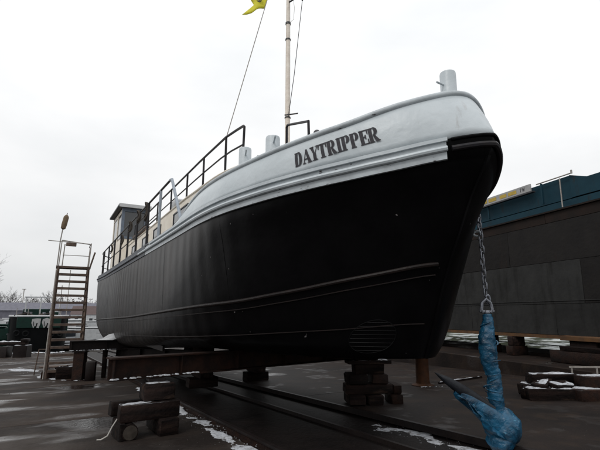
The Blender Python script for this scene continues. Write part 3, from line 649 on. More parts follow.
# arc length along bulwark: from u at image left (aft) to forward
NM = 400
uu = np.linspace(1.60, .655, NM)       # aft station -> forward station
mid = [bw(u_, .65) for u_ in uu]; arc = [0]
for a, b in zip(mid[:-1], mid[1:]): arc.append(arc[-1]+((a-b).xy.length))
txt = 'DAYTRIPPER'; gl = [glyph(c) for c in txt]; gap = .035; tw = sum(g[1] for g in gl)+gap*(len(txt)-1)-.20
def zline(k): return None
A0 = 0.0
TEXT_L = arc[-1]
zb0 = bw(1.49, 0).z + .36*(bw(1.49, 1).z-bw(1.49, 0).z) - .085
zb1 = bw(.585, 0).z + .34*(bw(.585, 1).z-bw(.585, 0).z) - .045
HT = .198; x = 0; KERN = {'DA': -.02, 'AY': -.13, 'YT': -.07, 'PE': .02}
for ci, (ch, (P, w_)) in enumerate(zip(txt, gl)):
    mb = MB(); q_ = 0
    for poly in P:
        pcx = sum(p[0] for p in poly)/4; pcy = sum(p[1] for p in poly)/4
        poly = [(p[0]+(.020 if p[0] > pcx else -.020), p[1]+(.008 if p[1] > pcy else -.008)) for p in poly]
        # subdivide quads 3x3 so that the letters follow the plating
        g = []
        for i in range(4):
            row = []
            for j in range(4):
                a = i/3; b = j/3
                px = (1-a)*(1-b)*poly[0][0]+a*(1-b)*poly[1][0]+a*b*poly[2][0]+(1-a)*b*poly[3][0]
                py = (1-a)*(1-b)*poly[0][1]+a*(1-b)*poly[1][1]+a*b*poly[2][1]+(1-a)*b*poly[3][1]
                k = (x+px)/tw; u_ = float(np.interp(k*TEXT_L, arc, uu))-.055*(py-.5); zz = zb0+(zb1-zb0)*k+HT*py*(1+.0*k)
                lo, hi = bw(u_, 0, 1, .006), bw(u_, 1, 1, .006); row.append(bw(u_, (zz-lo.z)/(hi.z-lo.z), 1, .006+.0006*q_))
            g.append(row)
        mb.grid(g, False); q_ += 1
    mb.build('letter', 'ink', ship); x += w_+gap+KERN.get(txt[ci:ci+2], 0)

# ropes and clutter hanging on the side rail ------------------------------
def ship_pt(u, v, z): return (K[0]+A2.x*u+S2.x*v, K[1]+A2.y*u+S2.y*v, z)
def rope_coil(u, label, r=.22, n=5, z=4.5, seed=0):
    rr = random.Random(seed); t = thing('rope_coil', label, 'rope', ship_pt(u, 2.20, z), atan2(A2.y, A2.x), 'rope coils hung along the side railing')
    for k in range(n):
        a0 = rr.uniform(-.3, .3); rx = r*rr.uniform(.5, .8); rz = r*rr.uniform(1.1, 1.6); ox = rr.uniform(-.05, .05); oy = rr.uniform(-.05, .04)
        MB().tube([(ox+rx*sin(a+a0), oy+.03*cos(a*2), -rz+rz*cos(a)+.24) for a in np.linspace(0, 2*pi, 18)[:-1]], .018, 5, closed=True).build('loop', 'rope', t)
rope_coil(9.45, 'thick brown rope coil hung nearest the bow on the black side railing', .17, 6, 4.5, 1)
rope_coil(10.6, 'rope coil hung second from the bow on the black side railing', .15, 5, 4.5, 2)
rope_coil(12.2, 'slim rope coil hung third from the bow on the side railing', .12, 4, 4.45, 3)
rope_coil(14.2, 'rope coil hung fourth from the bow on the side railing', .14, 4, 4.3, 4)
rope_coil(17.0, 'rope coil hung nearest the stern on the side railing', .13, 4, 4.3, 5)

# flag ------------------------------------------------------------------
def flag():
    # stay runs (5.25,1.33,5.38)->(4.98,.05,10.9); flag hoisted at z 8.75..9.05
    f = lambda z: Vector((5.25, 1.33, 5.38)).lerp(Vector((4.98, .05, 10.9)), (z-5.38)/5.52)
    a = f(9.36); b = f(8.80); A = Vector(ship_pt(*a)); B = Vector(ship_pt(*b))
    t = thing('flag', 'small yellow swallow tailed flag flying high on the thin stay', 'flag', B)
    rows = []
    for i in range(9):
        k = i/8; row = []
        for j in range(7):
            m_ = j/6; p_ = (A-B)*(1-m_)
            ln = .44*(1+.22*abs(m_-.5)*2 if k > .5 else 1)
            x = -.40*k*(1 if k < .7 else 1+.55*(abs(m_-.5)*2-.3)*(k-.7)/.3)
            row.append((p_.x+x, p_.y+.035*sin(k*7+m_), p_.z-.16*k+.03*sin(k*6)))
        rows.append(row)
    c = MB().grid(rows).build('cloth', 'flag', t, solid=.004)
    e = MB(); ctr = Vector(rows[4][3])
    e.tube([ctr+Vector((.055*cos(a_), -.012, .05*sin(a_))) for a_ in np.linspace(0, 2*pi, 13)[:-1]], .009, 5, closed=True)
    e.box(ctr+Vector((0, -.012, -.01)), (.03, .008, .07)); e.box(ctr+Vector((0, -.016, .02)), (.10, .008, .018)); e.build('emblem', 'dark', t)
flag()

# ------------------------------------------------------------------ anchor and chain
CX, CY = 2.55, 6.12
ch = thing('anchor_chain', 'galvanised chain hanging from the bow hawse to the blue wrapped anchor', 'chain', (CX, CY, 1.86))
link = MB(); 
lp = [Vector((.026*cos(a), 0, .036*(1 if sin(a) > 0 else -1)*(abs(sin(a))**.8)+.020*np.sign(sin(a)))) for a in np.linspace(0, 2*pi, 17)[:-1]]
link.tube(lp, .0115, 6, closed=True); first = link.build('link', 'galv', ch)
for k in range(15):
    o = first if k == 0 else first.copy()
    if k: COL.objects.link(o); o.parent = ch
    zz = .03+k*.085; bend = max(0, k-11)
    o.location = (.006*sin(k*2.1)+bend*.018, bend*.055, zz-(.012*bend)); o.rotation_euler = (0.10*sin(k*1.7)-bend*.12, .1*sin(k*1.3), radians(35 + (90 if k % 2 else 0)))
an = thing('anchor', 'stockless anchor wrapped in blue plastic hanging beside the bow', 'anchor', (CX, CY, gz(CX, CY)))
def lump_tube(pts, rs, n=18, sub=6, amp=.10, seed=0, ring_amp=.035):
    rr = np.random.default_rng(seed); P = []; R = []
    pts = [tuple(p) for p in pts]; C = catmull(pts, sub); rsi = np.interp(np.linspace(0, len(pts)-1, len(C)), range(len(pts)), rs)
    mb = MB().tube(C, list(rsi), n); m = len(C); off = rr.uniform(0, 6, 6)
    for i in range(m):
        c_ = Vector(C[i])
        for j in range(n):
            v = Vector(mb.v[i*n+j]); a = 2*pi*j/n
            k = 1+amp*(sin(3*a+i*.9+off[0])*.5+sin(5*a-i*1.7+off[1])*.35+rr.uniform(-.4, .4))+ring_amp*sin(i*2.1+off[2])
            mb.v[i*n+j] = tuple(c_+(v-c_)*k)
    return mb
G0 = gz(CX, CY)
Z = lambda z: z-G0
lump_tube([(0, 0, Z(1.60)), (0, 0, Z(1.48)), (-.03, 0, Z(1.30)), (-.03, 0, Z(1.12)), (-.02, 0, Z(.95)), (.02, 0, Z(.80)), (.02, 0, Z(.60)), (.03, 0, Z(.42)), (.04, 0, Z(.22))],
          [.055, .075, .105, .115, .105, .088, .098, .095, .10], 24, 8, .055, 3).build('shank', 'blue', an)
for k in range(9):
    z = .50+k*.115; a0 = k*1.9; r_ = .100+.012*sin(k*2.3)
    MB().tube([(-.005+r_*cos(a0+a), r_*sin(a0+a), Z(z)+.10*(a/2.6)) for a in np.linspace(0, 2.6, 12)], [.002, .006, .009, .011, .012, .012, .012, .011, .010, .008, .005, .002], 6).build('fold', 'blue', an)
# tape bands round the shank
for z, r in ((.98, .108), (.83, .092), (.62, .10), (.50, .10)):
    MB().tube([(.008+r*cos(a), r*sin(a), Z(z)+.02*sin(a+z*9)) for a in np.linspace(0, 2*pi, 21)[:-1]], .007, 5, closed=True).build('binding', 'blue', an)
# crown block
def lump_ball(c, rx, ry, rz_, seed, n=22, mth=14, amp=.09):
    V = []; F = []; c = Vector(c)
    for i in range(mth+1):
        th = pi*i/mth
        for j in range(n):
            a = 2*pi*j/n; d = Vector((sin(th)*cos(a), sin(th)*sin(a), cos(th)))
            k = 1+amp*noise.noise(d*2.1+Vector((seed, 0, 0)))*2+.035*abs(noise.noise(d*6+Vector((0, seed, 0))))
            V.append(c+Vector((d.x*rx, d.y*ry, d.z*rz_))*k)
    for i in range(mth):
        for j in range(n): F.append((i*n+j, i*n+(j+1) % n, (i+1)*n+(j+1) % n, (i+1)*n+j))
    return MB().add(V, F, True)
lump_ball((.08, 0, Z(.16)), .225, .23, .235, 3).build('crown', 'blue', an, weld=True)
lump_ball((.03, -.02, Z(.00)), .16, .19, .14, 8).build('crown_wrap', 'blue', an, weld=True)
# flukes
def fluke(oy, dz, seed):
    base = Vector((.16, oy, Z(.10)+dz)); tip = Vector((-.74, oy*.75-.02, Z(.80)+dz)); d = (tip-base)
    side = d.cross(Vector((0, 1, 0))).normalized(); yv = Vector((0, 1, 0))
    rr = random.Random(seed); rows = []
    for k, w_, h in ((0, .12, .10), (.12, .125, .10), (.28, .115, .08), (.42, .10, .06), (.56, .085, .045), (.64, .080, .038), (.69, .06, .02)):
        c = base+d*k+side*(.012+.01*sin(k*23)); rows.append([c+side*w_*cos(a)*rr.uniform(.95, 1.05)+yv*h*sin(a)*rr.uniform(.8, 1.2) for a in np.linspace(0, 2*pi, 17)[:-1]]); rows[-1].append(rows[-1][0])
    MB().grid(rows).build('fluke_wrap', 'blue', an)
    rows = []
    for k, w_, h in ((.30, .045, .03), (.45, .06, .034), (.60, .070, .034), (.72, .066, .03), (.86, .046, .024), (.95, .02, .016), (1.0, .004, .004)):
        c = base+d*k-side*(.085*(1-k)/.7*.9); rows.append([c+side*w_*cos(a)+yv*h*sin(a) for a in np.linspace(0, 2*pi, 11)])
    MB().grid(rows, False).build('fluke', 'darkgrey', an)
M['darkgrey'] = mat('dark_grey_iron', (.007, .008, .011), (.014, .016, .020), .5, 8, bump=.4, spec=.25)
fluke(-.11, .02, 1); fluke(.12, .03, 2)
hw_ = MB(); rr = random.Random(4); d_ = Vector((-.90, -.02, .70)); b_ = Vector((.12, -.16, Z(.06))); rows = []
for i in range(15):   # torn sheet hanging from the underside of the fluke
    f_ = i/14; top_ = b_+d_*f_*.72; dr = (.20*sin(pi*min(1, f_*1.05+.08))*(1-.45*f_))*rr.uniform(.65, 1.15)
    rows.append([top_+Vector((.02*sin(i*1.9+j), -.035*sin(j*1.3+i*.8)-.02*j/4, -dr*j/4+.02)) for j in range(5)])
hw_.grid(rows).build('hanging_wrap', 'blue', an, solid=.006)
# shackle
sh = MB().tube([(-.05+0, 0, Z(1.62)), (-.075, 0, Z(1.66)), (-.055, 0, Z(1.75)), (-.0, 0, Z(1.80)), (.055, 0, Z(1.75)), (.075, 0, Z(1.66)), (.05, 0, Z(1.62))], .025, 8).build('shackle', 'galv', an)
tube('shackle_pin', 'galv', sh, [(-.10, 0, Z(1.635)), (.10, 0, Z(1.635))], .016, 8)
MB().tube([(.035+.03*cos(a), .02, Z(1.80)+.055*sin(a)) for a in np.linspace(0, 2*pi, 15)[:-1]], .016, 7, closed=True).build('swivel', 'galv', an)
MB().lathe([(.03, -.03), (.045, 0), (.03, .03)], 12, (0, 0, Z(1.62))).build('shank_eye', 'galv', an)

# ------------------------------------------------------------------ blocks, beams, stands
def block(label, c, d, rz, m='timber', snow=0, name='timber_block', cat='timber block', group=None, tilt=(0, 0), zb=None):
    """c = centre of its foot (x, y, z)"""
    t = thing(name, label, cat, c, rz, group)
    mb = MB().box((0, 0, d[2]/2), d, tilt=tilt, cham=min(.022, min(d)*.13), jit=.011); mb.build('beam', m, t)
    if snow:
        g = []; nx, ny = max(6, int(d[0]/.06)), max(4, int(d[1]/.06)); rr = random.Random(hash(label) % 999)
        px = rr.uniform(0, 6)
        for i in range(nx+1):
            row = []
            for j in range(ny+1):
                x = (i/nx-.5)*(d[0]-.03); y = (j/ny-.5)*(d[1]-.03)
                edge = min(i, nx-i, j, ny-j) == 0
                hgt = snow*(.45+.35*sin(x*9+px)+.3*sin(y*14+x*5+px*2))+rr.uniform(-.006, .006)
                row.append((x, y, d[2]+(-.010 if edge else hgt-.006)))
            g.append(row)
        s_ = MB().grid(g).build('snow_cover', 'snow', t)
        if tilt != (0, 0):
            Rm = Matrix.Translation((0, 0, d[2]/2)) @ Matrix.Rotation(tilt[1], 4, 'Y') @ Matrix.Rotation(tilt[0], 4, 'X') @ Matrix.Translation((0, 0, -d[2]/2)); s_.data.transform(Rm)
    return t
# stack under the near girder
SA = atan2(.45, .68); g0 = gz(-2.4, 7.2)
ax, ay = cos(SA), sin(SA)
def stk(a, b, z): return (-2.36+ax*a-ay*b, 7.22+ay*a+ax*b, z)
GS = 'timbers of the low stack under the near girder'
lg = thing('log', 'short round log with pale cut end under the low near stack', 'log', stk(-.30, 0, g0), SA, GS)
MB().tube([(0, -.30, .12), (0, .36, .12)], .115, 16).build('trunk', 'timber', lg); MB().tube([(0, -.304, .12), (0, -.30, .12)], .10, 16).build('cut_end', 'endgrain', lg)
block('upright dark foot timber at the left end of the low near stack', stk(-.40, -.02, g0), (.09, .55, .25), SA, group=GS)
block('cross timber under the right end of the low near stack', stk(.26, .05, g0), (.30, .75, .25), SA, group=GS)
block('long dark timber with snow dusted edge across the low near stack', stk(0, -.12, g0+.25), (.88, .24, .24), SA, snow=.018, group=GS)
block('rear timber of the low near stack, behind the long dark one', stk(-.12, .32, g0+.252), (.72, .24, .21), SA, group=GS)
block('topmost snowy block of the low near stack', stk(.14, .02, g0+.492), (.46, .36, .245), SA, snow=.022, group=GS)
block('thin wedge between the low near stack and the girder above', stk(.14, .14, g0+.752), (.26, .22, .05), SA, m='darksteel', group=GS)
tp = thing('rope_end', 'frayed pale rope end lying beside the low near stack', 'rope', (-2.78, 6.9, g0))
tube('rope', 'paleline', tp, [(.08, .05, .28), (.03, .0, .18), (-.02, -.02, .06), (-.10, -.04, .014), (-.16, -.05, .014)], .010, 6)
# girders
def ibeam(name, label, p0, p1, z, h=.33, b=.24, m='rust', cat='girder', snow=False, slope=0):
    L = sqrt((p1[0]-p0[0])**2+(p1[1]-p0[1])**2); t = thing(name, label, cat, (p0[0], p0[1], z), atan2(p1[1]-p0[1], p1[0]-p0[0]))
    MB().box((L/2, 0, h/2), (L, .018, h-.04)).build('web', m, t); MB().box((L/2, 0, .011), (L, b, .022)).build('flange', m, t); MB().box((L/2, 0, h-.011), (L, b, .022)).build('flange', m, t)
    for k in range(int(L/1.1)+1):
        x = .06+k*1.1
        if x < L: MB().box((x, 0, h/2), (.014, b-.03, h-.05)).build('stiffener', m, t)
    if snow:
        o = MB(); rr = random.Random(3)
        for k in range(40):
            x = rr.uniform(.02, 1.5); r = rr.uniform(.015, .05); o.lathe([(r, -.004), (r*.6, r*.3), (.001, r*.36)], 6, (x, -b/2+rr.uniform(.012, .05), .022))
        o.build('snow_cover', 'snow', t)['kind'] = 'stuff'
    return t
ibeam('steel_girder', 'long rusty I girder crossing under the hull above the low near stack', (-2.94, 7.04), (2.2, 11.3), .60, .34, .26, snow=True)
ibeam('steel_girder', 'rusty girder near the scaffold stairs resting on a round column', (-7.85, 15.5), (-3.5, 17.9), .36, .34, .30, m='darksteel', snow=True)
ibeam('steel_girder', 'lighter girder lying further aft under the hull', (-6.6, 16.5), (-1.9, 14.4), .12, .30, .26, m='darksteel')
# column under girder B
cx, cy = -7.5, 15.62; cg = gz(cx, cy)
t = thing('steel_column', 'short square rusty column under the end of the girder beside the stairs', 'column', (cx, cy, cg))
box('shaft', 'rust', t, (0, 0, (.36-cg)/2), (.34, .34, .36-cg-.06), .1, cham=.012); box('base_plate', 'rust', t, (0, 0, .015), (.6, .6, .03), .1); box('head_plate', 'darksteel', t, (0, 0, .36-cg-.016), (.42, .42, .03), .1)
o = snow_strip('snow_ring', [(-7.8, 15.3), (-7.2, 15.3), (-7.15, 15.8)], .08, 60, (.02, .07), .02, 11); tag(o, 'snow rim round the foot of the square rusty column', 'snow')
sheet = thing('metal_sheet', 'pale bent metal sheet lying on the girder beside the stern', 'sheet', (-6.85, 16.05, .72))
MB().grid([[(-.25, -.3, 0), (.35, -.3, .0)], [(-.2, .1, .02), (.4, .1, .05)], [(-.05, .3, .16), (.45, .3, .26)]], False).build('plate', 'boatwhite', sheet, solid=.01)
# keel supports beneath the hull
def pedestal(u, v, label, w_=.5, n=4):
    x, y, _ = ship_pt(u, v, 0); g = gz(x, y); ht = z_bot(u)-g-.01; k = ht/n
    for i in range(n):
        block(label+(', lowest timber', ', second timber', ', third timber', ', topmost timber', ', upper timber')[i if n > 1 else 0], (x, y, g+k*i), (w_*1.5, w_*.7, k-.004), AZ+(pi/2 if i % 2 else 0), group='keel blocks under the black hull')
pedestal(9.2, .4, 'keel stack amidships under the hull', .55, 4)
pedestal(13.5, -.5, 'keel stack behind the amidships one', .55, 4)
pedestal(18.5, .0, 'keel stack near the stern', .55, 4)
pedestal(9.8, -1.5, 'port bilge stack amidships', .5, 4)
# stack 2 under the port bow (seen beneath the hull)
g2 = gz(1.5, 9.4); R2 = radians(6); GB = 'timbers of the block stack under the bow'
def b2(a, b, z): return (1.42+cos(R2)*a-sin(R2)*b, 9.62+sin(R2)*a+cos(R2)*b, g2+z)
block('lowest left timber of the block stack under the bow', b2(-.30, 0, 0), (.34, .62, .20), R2, group=GB)
block('lowest middle timber of the block stack under the bow', b2(.08, .04, 0), (.32, .66, .19), R2, group=GB)
block('short rust brown block at the right foot of the bow stack', b2(.55, .05, 0), (.26, .5, .19), R2, m='rust', group=GB)
block('long cross timber on the two lowest ones of the bow stack', b2(-.02, 0, .202), (.98, .36, .19), R2, group=GB)
block('brown block on the right end of the bow stack', b2(.56, .02, .203), (.20, .42, .17), R2, m='rust', group=GB)
block('third layer timber of the bow stack standing left', b2(-.26, 0, .394), (.40, .50, .19), R2, group=GB)
block('third layer block of the bow stack with pale scuffs', b2(.20, 0, .394), (.34, .42, .19), R2, m='rust', group=GB)
block('upper cross timber of the bow stack', b2(.0, 0, .586), (.62, .34, .20), R2, group=GB)
block('thin snowy packing board of the bow stack against the hull', b2(.0, 0, .79), (.9, .40, .07), R2, snow=.01, group=GB)
block('packing block pressed between bow stack and hull bottom', b2(-.05, .0, .87), (.5, .34, .29), R2, group=GB)
# pipe stand
px_, py_ = 3.28, 12.35; pg = gz(px_, py_)
t = thing('pipe_stand', 'stout orange brown rusted pipe stand with snow at its foot', 'stand', (px_, py_, pg))
MB().lathe([(.30, 0), (.30, .02), (.19, .06), (.175, .12), (.17, .80), (.19, .84), (.19, .87)], 24).build('pipe', 'pipe', t)
box('head_plate', 'darksteel', t, (0, 0, .90), (.5, .5, .04))
o = snow_strip('snow_ring', [(px_-.15, py_-.36), (px_+.45, py_-.3)], .05, 70, (.015, .05), .0, 12); tag(o, 'white snow at the foot of the orange brown pipe stand', 'snow')
t = block('thin flat steel bar with snow on the slab beyond the anchor', (4.6, 13.2, gz(4.6, 13.2)), (2.0, .10, .05), atan2(1.17, 1.56), m='darksteel', snow=.022, name='steel_bar', cat='steel bar')
# pile of timbers at right
GP = 'timbers of the snowy pile at the right'
def pl(label, x, y, z, d, deg, snow=.03, tilt=(0, 0), m='timber'): block(label, (x+.22, y-.12, z), (d[0], d[1], d[2]*1.2), radians(deg), m=m, snow=snow, group=GP, tilt=tilt)
gp = gz(5.1, 9.9)
pl('front left timber of the snowy pile with white top', 4.98, 9.78, gp, (.95, .34, .20), -6, .03)
pl('front right rusty timber of the snowy pile', 5.85, 9.62, gp, (.95, .38, .21), 7, .03, m='rust')
pl('rear bottom timber of the snowy pile', 5.6, 10.35, gp, (1.9, .40, .20), 3, .03)
pl('tilted snowy timber lying on the left end of the pile', 4.98, 10.05, gp+.19, (.55, .30, .13), 48, .02, (0, radians(-9)))
pl('dark long timber lying across the top of the pile', 5.35, 10.25, gp+.27, (1.15, .30, .16), 3, .035)
pl('pale snowy slab in the middle of the pile', 5.28, 9.86, gp+.205, (.50, .32, .10), 14, .06, (radians(10), 0))
pl('rusty heavy block on the right end of the pile', 6.05, 9.85, gp+.22, (.85, .36, .22), 8, .02, m='rust')
pl('stray offcut leaning at the left of the pile', 4.62, 10.0, gp, (.35, .16, .16), 40, .03)
# little frame behind the pile
t = thing('trestle', 'thin pale steel trestle standing behind the snowy pile', 'trestle', (7.0, 11.0, gz(7.0, 11.0)))
box('top_bar', 'scafpale', t, (.2, 0, .50), (1.5, .04, .035)); 
for x in (-.5, .1, .85): box('leg', 'scafpale', t, (x, .0, .24), (.03, .03, .48))

# ------------------------------------------------------------------ raised berth and the cargo barge
BR = atan2(-.948, .319)
def bpt(a, b, z): return (8+.319*a+.948*b, 16-.948*a+.319*b, z)
def bstruct(name, m, a0, a1, b0, b1, z0, z1, kind='structure'):
    c = bpt((a0+a1)/2, (b0+b1)/2, (z0+z1)/2); o = MB().box((0, 0, 0), (a1-a0, b1-b0, z1-z0), cham=.02).build(name, m, None, c, BR)
    if kind: o['kind'] = kind
    return o
bstruct('berth_platform', 'slabr', -45, 12, -1.75, .4, -1.2, .14)
bstruct('berth_kerb', 'slabr', -45, 12, .75, 2.6, -1.2, .22)
# snowy grass beyond the barge
o = MB().add([bpt(-60, 12, -.40), bpt(30, 12, -.30), bpt(30, 90, .4), bpt(-60, 90, .2)], [(0, 1, 2, 3)]).build('grass_verge', 'grass'); o['kind'] = 'structure'
o = MB().grid([[bpt(a, 4.5, -1.6), bpt(a, 12, -.395)] for a in (-60, 30)], False).build('verge_slope', 'grass'); o['kind'] = 'structure'

bg_ = thing('cargo_barge', 'huge cargo barge on blocks with rusty black hull and blue coaming', 'ship', bpt(0, 0, 0), BR)
a0, a1, BW = -34, 9.5, 9.0
MB().box(((a0+a1)/2, BW/2+.02, (.9+4.98)/2), (a1-a0, BW, 4.98-.9)).build('hull', 'bargehull', bg_)
MB().box(((a0+a1)/2, BW/2-.03, .865), (a1-a0-.2, BW+.02, .11)).build('bottom_plate', 'orangeboard', bg_)
pa = a0+.05; i = 0
while pa < a1-.1:
    L = min(4.05, a1-.1-pa)
    for z0, z1, m, dx in ((.93, 1.92, 'bargegrey', 0), (1.93, 3.30, 'bargegrey', 1.1), (3.31, 4.62, 'bargehull', 2.3), (4.63, 4.96, 'bargerust', 0)):
        s_ = pa+dx-1.2; e_ = s_+L
        s_ = max(s_, a0+.05); e_ = min(e_, a1-.05)
        if e_-s_ < .1: continue
        mm = m
        if m == 'bargegrey' and z0 > 1.5 and s_ > 2.0: mm = 'bargehull'
        box('hull_plate', mm, bg_, ((s_+e_)/2, .005+.003*(i % 3), (z0+z1)/2), (e_-s_-.012, .03, z1-z0), cham=.006)
        i += 1
    pa += 4.05
MB().tube([(a0, -.02, 2.02), (a1, -.02, 2.02)], .012, 6).build('weld_bead', 'bargegrey', bg_)
MB().box(((a0+a1)/2, -.03, 4.99), (a1-a0, .12, .05)).build('gunwale_bar', 'bargerust', bg_)
# blue coaming: lower proud band, recess coloured dark for the gap's shade, upper wall
MB().box(((a0+a1)/2, BW/2+.0, 5.13), (a1-a0, BW-.06, .24)).build('coaming_base', 'bargeblue', bg_)
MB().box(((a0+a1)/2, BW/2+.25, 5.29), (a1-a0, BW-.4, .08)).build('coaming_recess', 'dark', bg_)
MB().box(((a0+2.3)/2, BW/2+.10, 5.70), (2.3-a0, BW-.15, .76)).build('coaming', 'bargeblue', bg_)
MB().add([(2.3, .12, 5.32), (2.3, BW, 5.32), (2.3, .12, 6.08), (2.3, BW, 6.08), (2.9, .12, 5.86), (2.9, BW, 5.86), (a1, .12, 5.84), (a1, BW, 5.84), (a1, .12, 5.32), (a1, BW, 5.32)],
         [(0, 2, 4, 6, 8), (1, 9, 7, 5, 3), (2, 3, 5, 4), (4, 5, 7, 6), (6, 7, 9, 8), (0, 8, 9, 1), (0, 1, 3, 2)]).build('coaming', 'bargeblue', bg_)
tube('coaming_pipe', 'scafpale', bg_, [(1.05, .05, 6.10), (2.45, .05, 6.10)], .022, 8); tube('pipe_stub', 'scafpale', bg_, [(2.45, .05, 6.08), (2.45, .05, 6.20)], .03, 8)
tube('tie_rod', 'scafpale', bg_, [(2.06, -.03, 6.02), (2.10, -.09, 5.02)], .020, 6)
for a in np.arange(a0+1.5, a1, 2.6):
    if abs(a-2.06) > .6: MB().box((a, .0, 5.69), (.05, .06, .72)).build('coaming_rib', 'bargeblue', bg_)
# name board
nb = MB().box((-1.0, -.07, 6.02), (3.85, .05, .27), cham=.008).build('name_board', 'boardwhite', bg_)
box('board_shelf', 'dark', nb, (-.98, -.04, 5.855), (3.95, .16, .05))
for x0, w_ in ((-1.75, .30), (-1.38, .14), (-1.15, .42), (-.55, .34), (-.12, .40)): box('yellow_mark', 'yellow', nb, (x0+w_/2, -.10, 6.02), (w_, .008, .13))
x = .44
for c_ in '7W':
    P, w_ = glyph(c_); mb = MB()
    for qi, poly in enumerate(P): mb.add([(x+p_[0]*.15, -.1005-.0005*qi, 5.955+p_[1]*.14) for p_ in poly], [(0, 1, 2, 3)])
    mb.build('letter', 'ink', nb); x += w_*.15+.03
# barge supports
GC = 'support timbers under the cargo barge'
def bsupport(a, label, w_=.75, b=.45):
    n = 2 if b > .4 else 3
    x, y, _ = bpt(a, b, 0); z = .14
    block(label+', lower timber', (x, y, z), (w_, .7, .33), BR, m='rust', group=GC); block(label+', upper timber', (x, y, z+.335), (w_*.7, .6, .34), BR, m='timber', group=GC)
bsupport(1.9+.4, 'barge support stack at the right edge behind the pile', 1.3, .1)
bsupport(-.6, 'narrow barge support left of the right edge stack', .34, .1)
bsupport(-1.9, 'narrow barge support second to the left', .34, .1)
bsupport(-6.5, 'far barge support hidden near the black bow', .5, .1)
x, y, _ = bpt(3.6, -.45, 0)
block('ochre board wedged under the barge bottom at the right edge', (*bpt(2.9, -.12, 0)[:2], .78), (2.6, .36, .15), BR, m='orangeboard', name='ochre_board', cat='board')
block('brown crosswise beam leaning on the right edge support stack', (*bpt(2.6, -.62, 0)[:2], .16), (2.0, .3, .34), BR, m='rust', name='beam', cat='beam')
block('wide dark upper beam of the right edge support stack', (*bpt(2.7, -.55, 0)[:2], .51), (1.5, .4, .13), BR, m='timber', name='beam', cat='beam')

# ------------------------------------------------------------------ scaffold stairs
SX, SY = -8.75, 17.0; sg = gz(SX, SY)
stt = thing('scaffold_stairs', 'tall weathered steel scaffold stairs with railed platform beside the stern', 'stairs', (SX, SY, sg), radians(29))
top = 3.36-sg; W2 = .52
# stair flight climbs towards the platform at the back
for sx in (-1, 1):
    MB().tube([(sx*(W2+.03), -.55, .0), (sx*W2, .10, top)], .050, 4).build('stringer', 'scaf', stt)
    tube('leg', 'scaf', stt, [(sx*W2, .62, 0), (sx*W2, .60, top)], .035, 8)
nt_ = 15
for k in range(1, nt_):
    f_ = k/nt_; box('tread', 'scaf', stt, (0, -.55+.65*f_+.06, top*f_), (2*(W2+.03*(1-f_))-.06, .24, .085))
for j in range(3): box('platform_board', 'scaf', stt, (0, .16+.22*j, top+.02), (1.20, .205, .07))
for x_, y_, h_ in ((-W2, .12, 1.05), (W2, .12, 1.0), (-W2+.12, .62, .98), (W2, .62, .9)):
    tube('rail_post', 'scafpale', stt, [(x_, y_, top), (x_+.03, y_, top+h_)], .022, 6)
tube('guard_rail', 'scafpale', stt, [(-W2+.03, .12, top+1.05), (W2+.03, .12, top+.95)], .020, 6)
tube('guard_rail', 'scafpale', stt, [(-W2+.1, .12, top+.48), (W2, .12, top+.48)], .014, 6)
tube('guard_rail', 'scafpale', stt, [(W2, .12, top+.97), (W2, .62, top+.9)], .018, 6)
MB().tube([(W2+.03, .0, top-.05), (W2+.16, -.1, top+.55), (W2+.18, -.1, top+.62)], .034, 6).build('hand_grip', 'scaf', stt)
tube('side_tube', 'scafpale', stt, [(-W2-.11, -.60, 0), (-W2-.06, .0, top-.1)], .022, 6, label='pale tube along the left side of the stairs')
box('tool_box', 'scaf', stt, (-.16, .10, top+.90), (.36, .10, .13), cham=.01)
pz = 3.36
la = thing('wooden_lath', 'long thin lath laid across the top rail of the scaffold stairs', 'lath', (-9.3, 16.95, 4.42))
tube('lath', 'scafpale', la, [(-.52, 0, .0), (1.05, .12, -.13)], .016, 5)
br = thing('brush_pole', 'upright pole with brown bristle head tied to the scaffold platform', 'brush', (-9.38, 17.0, 3.40))
tube('pole', 'scafpale', br, [(-.02, 0, 0), (.0, 0, 1.0), (.05, 0, 1.5)], .020, 6)
MB().lathe([(.03, 0), (.085, .04), (.10, .2), (.095, .50), (.06, .57), (.02, .60)], 12).build('bristle_head', 'straw', br, (.05, 0, 1.46)).rotation_euler = (0, radians(10), 0)
tube('tip', 'scaf', br, [(.14, 0, 2.0), (.165, 0, 2.12)], .015, 6)
# hand cart
hc = thing('hand_cart', 'old two wheeled hand cart with rusty frame beside the stairs', 'cart', (-9.9, 17.9, gz(-9.9, 17.9)), radians(10))
for x_ in (-.40, .0): tube('upright', 'scaf', hc, [(x_, 0, .0), (x_+.05, .1, .95)], .022, 6)
tube('handle', 'scaf', hc, [(-.35, .1, .95), (.05, .1, .95)], .02, 6); tube('cross_bar', 'scaf', hc, [(-.37, .03, .45), (.02, .03, .45)], .02, 6)
box('load_plate', 'scaf', hc, (.25, .1, .30), (.9, .5, .05), cham=.01); tube('leg', 'scaf', hc, [(.65, .0, 0), (.65, .02, .3)], .025, 6)
for y_ in (-.22, .36):
    wv = MB().tube([(.12+.13*cos(a), y_, .15+.13*sin(a)) for a in np.linspace(0, 2*pi, 17)[:-1]], .03, 8, closed=True).build('wheel', 'dark', hc)
    tube('hub', 'scafpale', wv, [(.12, y_-.04, .15), (.12, y_+.04, .15)], .05, 10)
